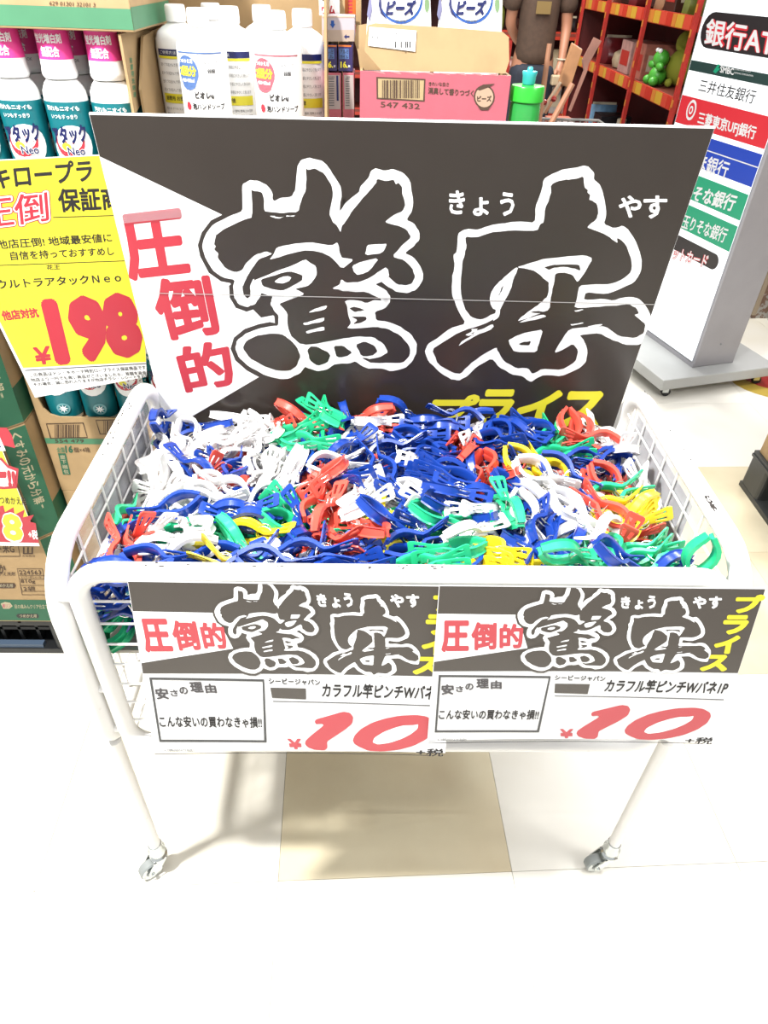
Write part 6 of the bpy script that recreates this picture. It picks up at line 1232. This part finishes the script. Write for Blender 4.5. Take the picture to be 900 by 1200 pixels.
# floor-standing bins in the aisle
for k, (x, y, w_, d_, h_, m_, lb) in enumerate(((.60, 3.3, .34, .5, .78, mat('white_bin', (216, 206, 206), .5), 'white bin of goods standing left of the person in the aisle'), (1.0, 3.12, .34, .5, .60, mat('dark_bin', (84, 66, 64), .5), 'dark brown bin of packets standing before the person'), (.98, 3.95, .4, .3, .70, mat('grey_bin', (140, 122, 118), .5), 'greyish brown bin just in front of the person'))):
    r_ = thing('display_bin', lb, 'bin', (x, y, 0))
    for nm, a_, b_ in (('front_wall', (x-w_/2, y-d_/2, 0), (x+w_/2, y-d_/2+.012, h_)), ('back_wall', (x-w_/2, y+d_/2-.012, 0), (x+w_/2, y+d_/2, h_)), ('side_wall', (x-w_/2, y-d_/2+.012, 0), (x-w_/2+.012, y+d_/2-.012, h_)), ('side_wall', (x+w_/2-.012, y-d_/2+.012, 0), (x+w_/2, y+d_/2-.012, h_)), ('bottom', (x-w_/2+.012, y-d_/2+.012, h_-.16), (x+w_/2-.012, y+d_/2-.012, h_-.15))):
        MB().box(a_, b_, m_).build(nm, r_)
    random.seed(20+k)
    n = 0
    for i in range(2):
        for j in range(3):
            colour = random.choice(['cream', 'silver', 'rosy', 'dark brown', 'tan', 'wine red', 'pale pink', 'white']); 
            goods('goods_box', f'{colour} box in the {["white", "dark brown", "greyish"][k]} aisle bin, {["left", "right"][i]} column, {["near", "middle", "far"][j]} row', Vector((x+(i-.5)*w_*.44, y+(j-1)*d_*.28, h_-.149)), w_*.36, d_*.22, random.uniform(.12, .22), colour, 'box', 'boxes in the aisle bins', rz=random.uniform(-.1, .1))
# ================================================================ PERSON
SKIN = mat('skin', (214, 150, 118), .5); SHIRT = mat('brown_shirt_cotton', (96, 72, 56), .8, grain=.2, scale=30, bump=.1); JEAN = mat('dark_jeans', (44, 52, 70), .8, grain=.2, scale=60)
HAIR = mat('dark_hair', (34, 26, 24), .6, grain=.3, scale=90)
PX, PYY = 1.13, 5.22
person = thing('person', 'person in a brown T-shirt and dark jeans standing in the aisle, holding a small item', 'person', (PX, PYY, 0))
def skin(name, V, E, rad, m_, root_i=0, sub=2):
    me = bpy.data.meshes.new(name); me.from_pydata([tuple(v) for v in V], E, []); me.materials.append(m_)
    o = bpy.data.objects.new(name, me); COL.objects.link(o); o.parent = person
    s_ = o.modifiers.new('skin', 'SKIN'); s_.use_smooth_shade = True
    for i, r_ in enumerate(rad):
        sv = me.skin_vertices[0].data[i]; sv.radius = r_ if isinstance(r_, tuple) else (r_, r_); sv.use_root = i == root_i
    b_ = o.modifiers.new('sub', 'SUBSURF'); b_.levels = sub; b_.render_levels = sub
    return o
def mk_skin(name, V, E, rad, m_, sub=2):
    # skin_vertices layer needs the modifier first
    me = bpy.data.meshes.new(name); me.from_pydata([tuple(v) for v in V], E, []); me.materials.append(m_)
    o = bpy.data.objects.new(name, me); COL.objects.link(o); o.parent = person
    s_ = o.modifiers.new('skin', 'SKIN'); s_.use_smooth_shade = True
    if not me.skin_vertices:
        bm = bmesh.new(); bm.from_mesh(me); bm.verts.layers.skin.verify(); bm.to_mesh(me); bm.free()
    for i, r_ in enumerate(rad):
        sv = me.skin_vertices[0].data[i]; sv.radius = r_ if isinstance(r_, tuple) else (r_, r_); sv.use_root = (i == 0)
    b_ = o.modifiers.new('sub', 'SUBSURF'); b_.levels = sub; b_.render_levels = sub
    return o
# body: pelvis, spine, neck, head; arms with hands; legs with feet (facing the camera, -y)
V = [(0,0,.92),(0,0,1.10),(0,.005,1.28),(0,.01,1.42),(0,.0,1.50),(0,-.005,1.56),(0,-.012,1.64),(0,-.005,1.70),
     (.10,.01,1.40),(.175,.01,1.37),(.205,.0,1.12),(.185,-.09,.93),(.175,-.12,.885),
     (-.10,.01,1.40),(-.175,.01,1.37),(-.19,.05,1.13),(-.10,.15,1.02),(-.05,.17,1.0),
     (.09,0,.86),(.10,-.01,.50),(.10,.01,.10),(.10,-.02,.045),(.105,-.13,.03),
     (-.09,0,.86),(-.10,-.01,.50),(-.10,.01,.10),(-.10,-.02,.045),(-.105,-.13,.03)]
E = [(0,1),(1,2),(2,3),(3,4),(4,5),(5,6),(6,7),(3,8),(8,9),(9,10),(10,11),(11,12),(3,13),(13,14),(14,15),(15,16),(16,17),(0,18),(18,19),(19,20),(20,21),(21,22),(0,23),(23,24),(24,25),(25,26),(26,27)]
rad = [(.13,.095),(.12,.085),(.135,.09),(.10,.07),.05,(.06,.065),(.072,.085),(.055,.065),.055,.052,.040,.028,.030,.055,.052,.040,.028,.030,.085,.055,.038,.036,.030,.085,.055,.038,.036,.030]
# fingers
def fingers(h, d, side, palm):
    b0 = palm; n0 = len(V)
    for k in range(4):
        o1 = Vector(h)+Vector((side*(-.012+k*.010)*.6, -.012+k*.009, 0)); q1 = o1+Vector(d)*.035; q2 = q1+Vector(d)*.02+Vector((0, -.008, -.012)); q3 = q2+Vector((0, .012, -.014))
        i = len(V); V.extend([tuple(q1), tuple(q2), tuple(q3)]); E.extend([(b0, i), (i, i+1), (i+1, i+2)]); rad.extend([.010, .009, .0075])
    i = len(V); o1 = Vector(h)+Vector((-side*.028, -.02, -.008)); V.extend([tuple(o1), tuple(o1+Vector((-side*.012, -.018, -.02)))]); E.extend([(b0, i), (i, i+1)]); rad.extend([.012, .009])
fingers(V[12], (0, -.35, -.9), 1, 12); fingers(V[17], (.8, .1, -.5), -1, 17)
mk_skin('body', [(v[0], v[1], v[2]) for v in V], E, rad, SKIN)
# clothes a little larger than the body
Vs = [(0,0,.88),(0,0,.98),(0,0,1.10),(0,.005,1.28),(0,.01,1.40),(0,.005,1.455),(.10,.01,1.395),(.178,.01,1.365),(.205,.005,1.19),(-.10,.01,1.395),(-.178,.01,1.365),(-.198,.03,1.20)]
Es = [(0,1),(1,2),(2,3),(3,4),(4,5),(4,6),(6,7),(7,8),(4,9),(9,10),(10,11)]
mk_skin('t_shirt', Vs, Es, [(.155,.12),(.150,.115),(.145,.108),(.155,.108),(.118,.085),(.072,.068),.072,.072,.068,.072,.072,.068], SHIRT)
Vj = [(0,0,.95),(0,0,.89),(.088,0,.80),(.10,-.01,.50),(.10,.01,.12),(-.088,0,.80),(-.10,-.01,.50),(-.10,.01,.12)]
mk_skin('jeans', Vj, [(0,1),(1,2),(2,3),(3,4),(1,5),(5,6),(6,7)], [(.142,.108),(.145,.11),.098,.068,.058,.098,.068,.058], JEAN)
def ball(name, c_, r_, m_, s_=(1, 1, 1), lo=0, hi=180, par=person):
    M = Matrix.Diagonal((*s_, 1)); mb = MB(); mb.lathe([(math.sin(R(k))*r_+.0002, -math.cos(R(k))*r_) for k in range(lo, hi+1, 15)], Vector((PX, PYY, 0))+Vector(c_), m_, 16, M=M); return mb.build(name, par, True)
ball('hair', (0, .018, 1.665), .098, HAIR, (.86, .98, .98), 50, 180)
for s_ in (-1, 1):
    ball('eye', (s_*.030, -.088, 1.635), .009, mat('eye_white', (235, 232, 228), .3)); ball('ear', (s_*.080, -.002, 1.62), .028, SKIN, (.35, .7, 1.1))
    ball('pupil', (s_*.030, -.0955, 1.635), .0042, mat('pupil', (30, 22, 20), .3))
    ball('shoe', (s_*.103, -.07, .045), .06, mat('dark_shoe', (40, 38, 38), .6), (.85, 2.1, .72))
ball('nose', (0, -.100, 1.605), .014, SKIN, (.8, 1, 1.4)); ball('mouth', (0, -.090, 1.572), .018, mat('lips', (176, 100, 90), .5), (1, .35, .3))
mb = MB(); mb.box((PX-.05, PYY-.116, 1.20), (PX+.05, PYY-.112, 1.27), mat('shirt_print', (150, 124, 70), .8)); mb.build('shirt_print', person)
mb = MB(); mb.tube([(PX+.187+.032*math.cos(a), PYY-.088+.032*math.sin(a), .945) for a in [k*math.pi/6 for k in range(12)]], .006, mat('wristband', (226, 214, 190), .5), 8, True); mb.build('wristband', person)
c_ = Vector((PX+.16, PYY-.19, .80)); r_ = thing('paper_packet', 'small cream packet held in the hand of the person in brown', 'packet', c_)
MB().box(c_+Vector((-.05, -.03, 0)), c_+Vector((.05, .03, .06)), mat('cream_packet', (230, 206, 170), .5)).build('body', r_, bevel=.008)
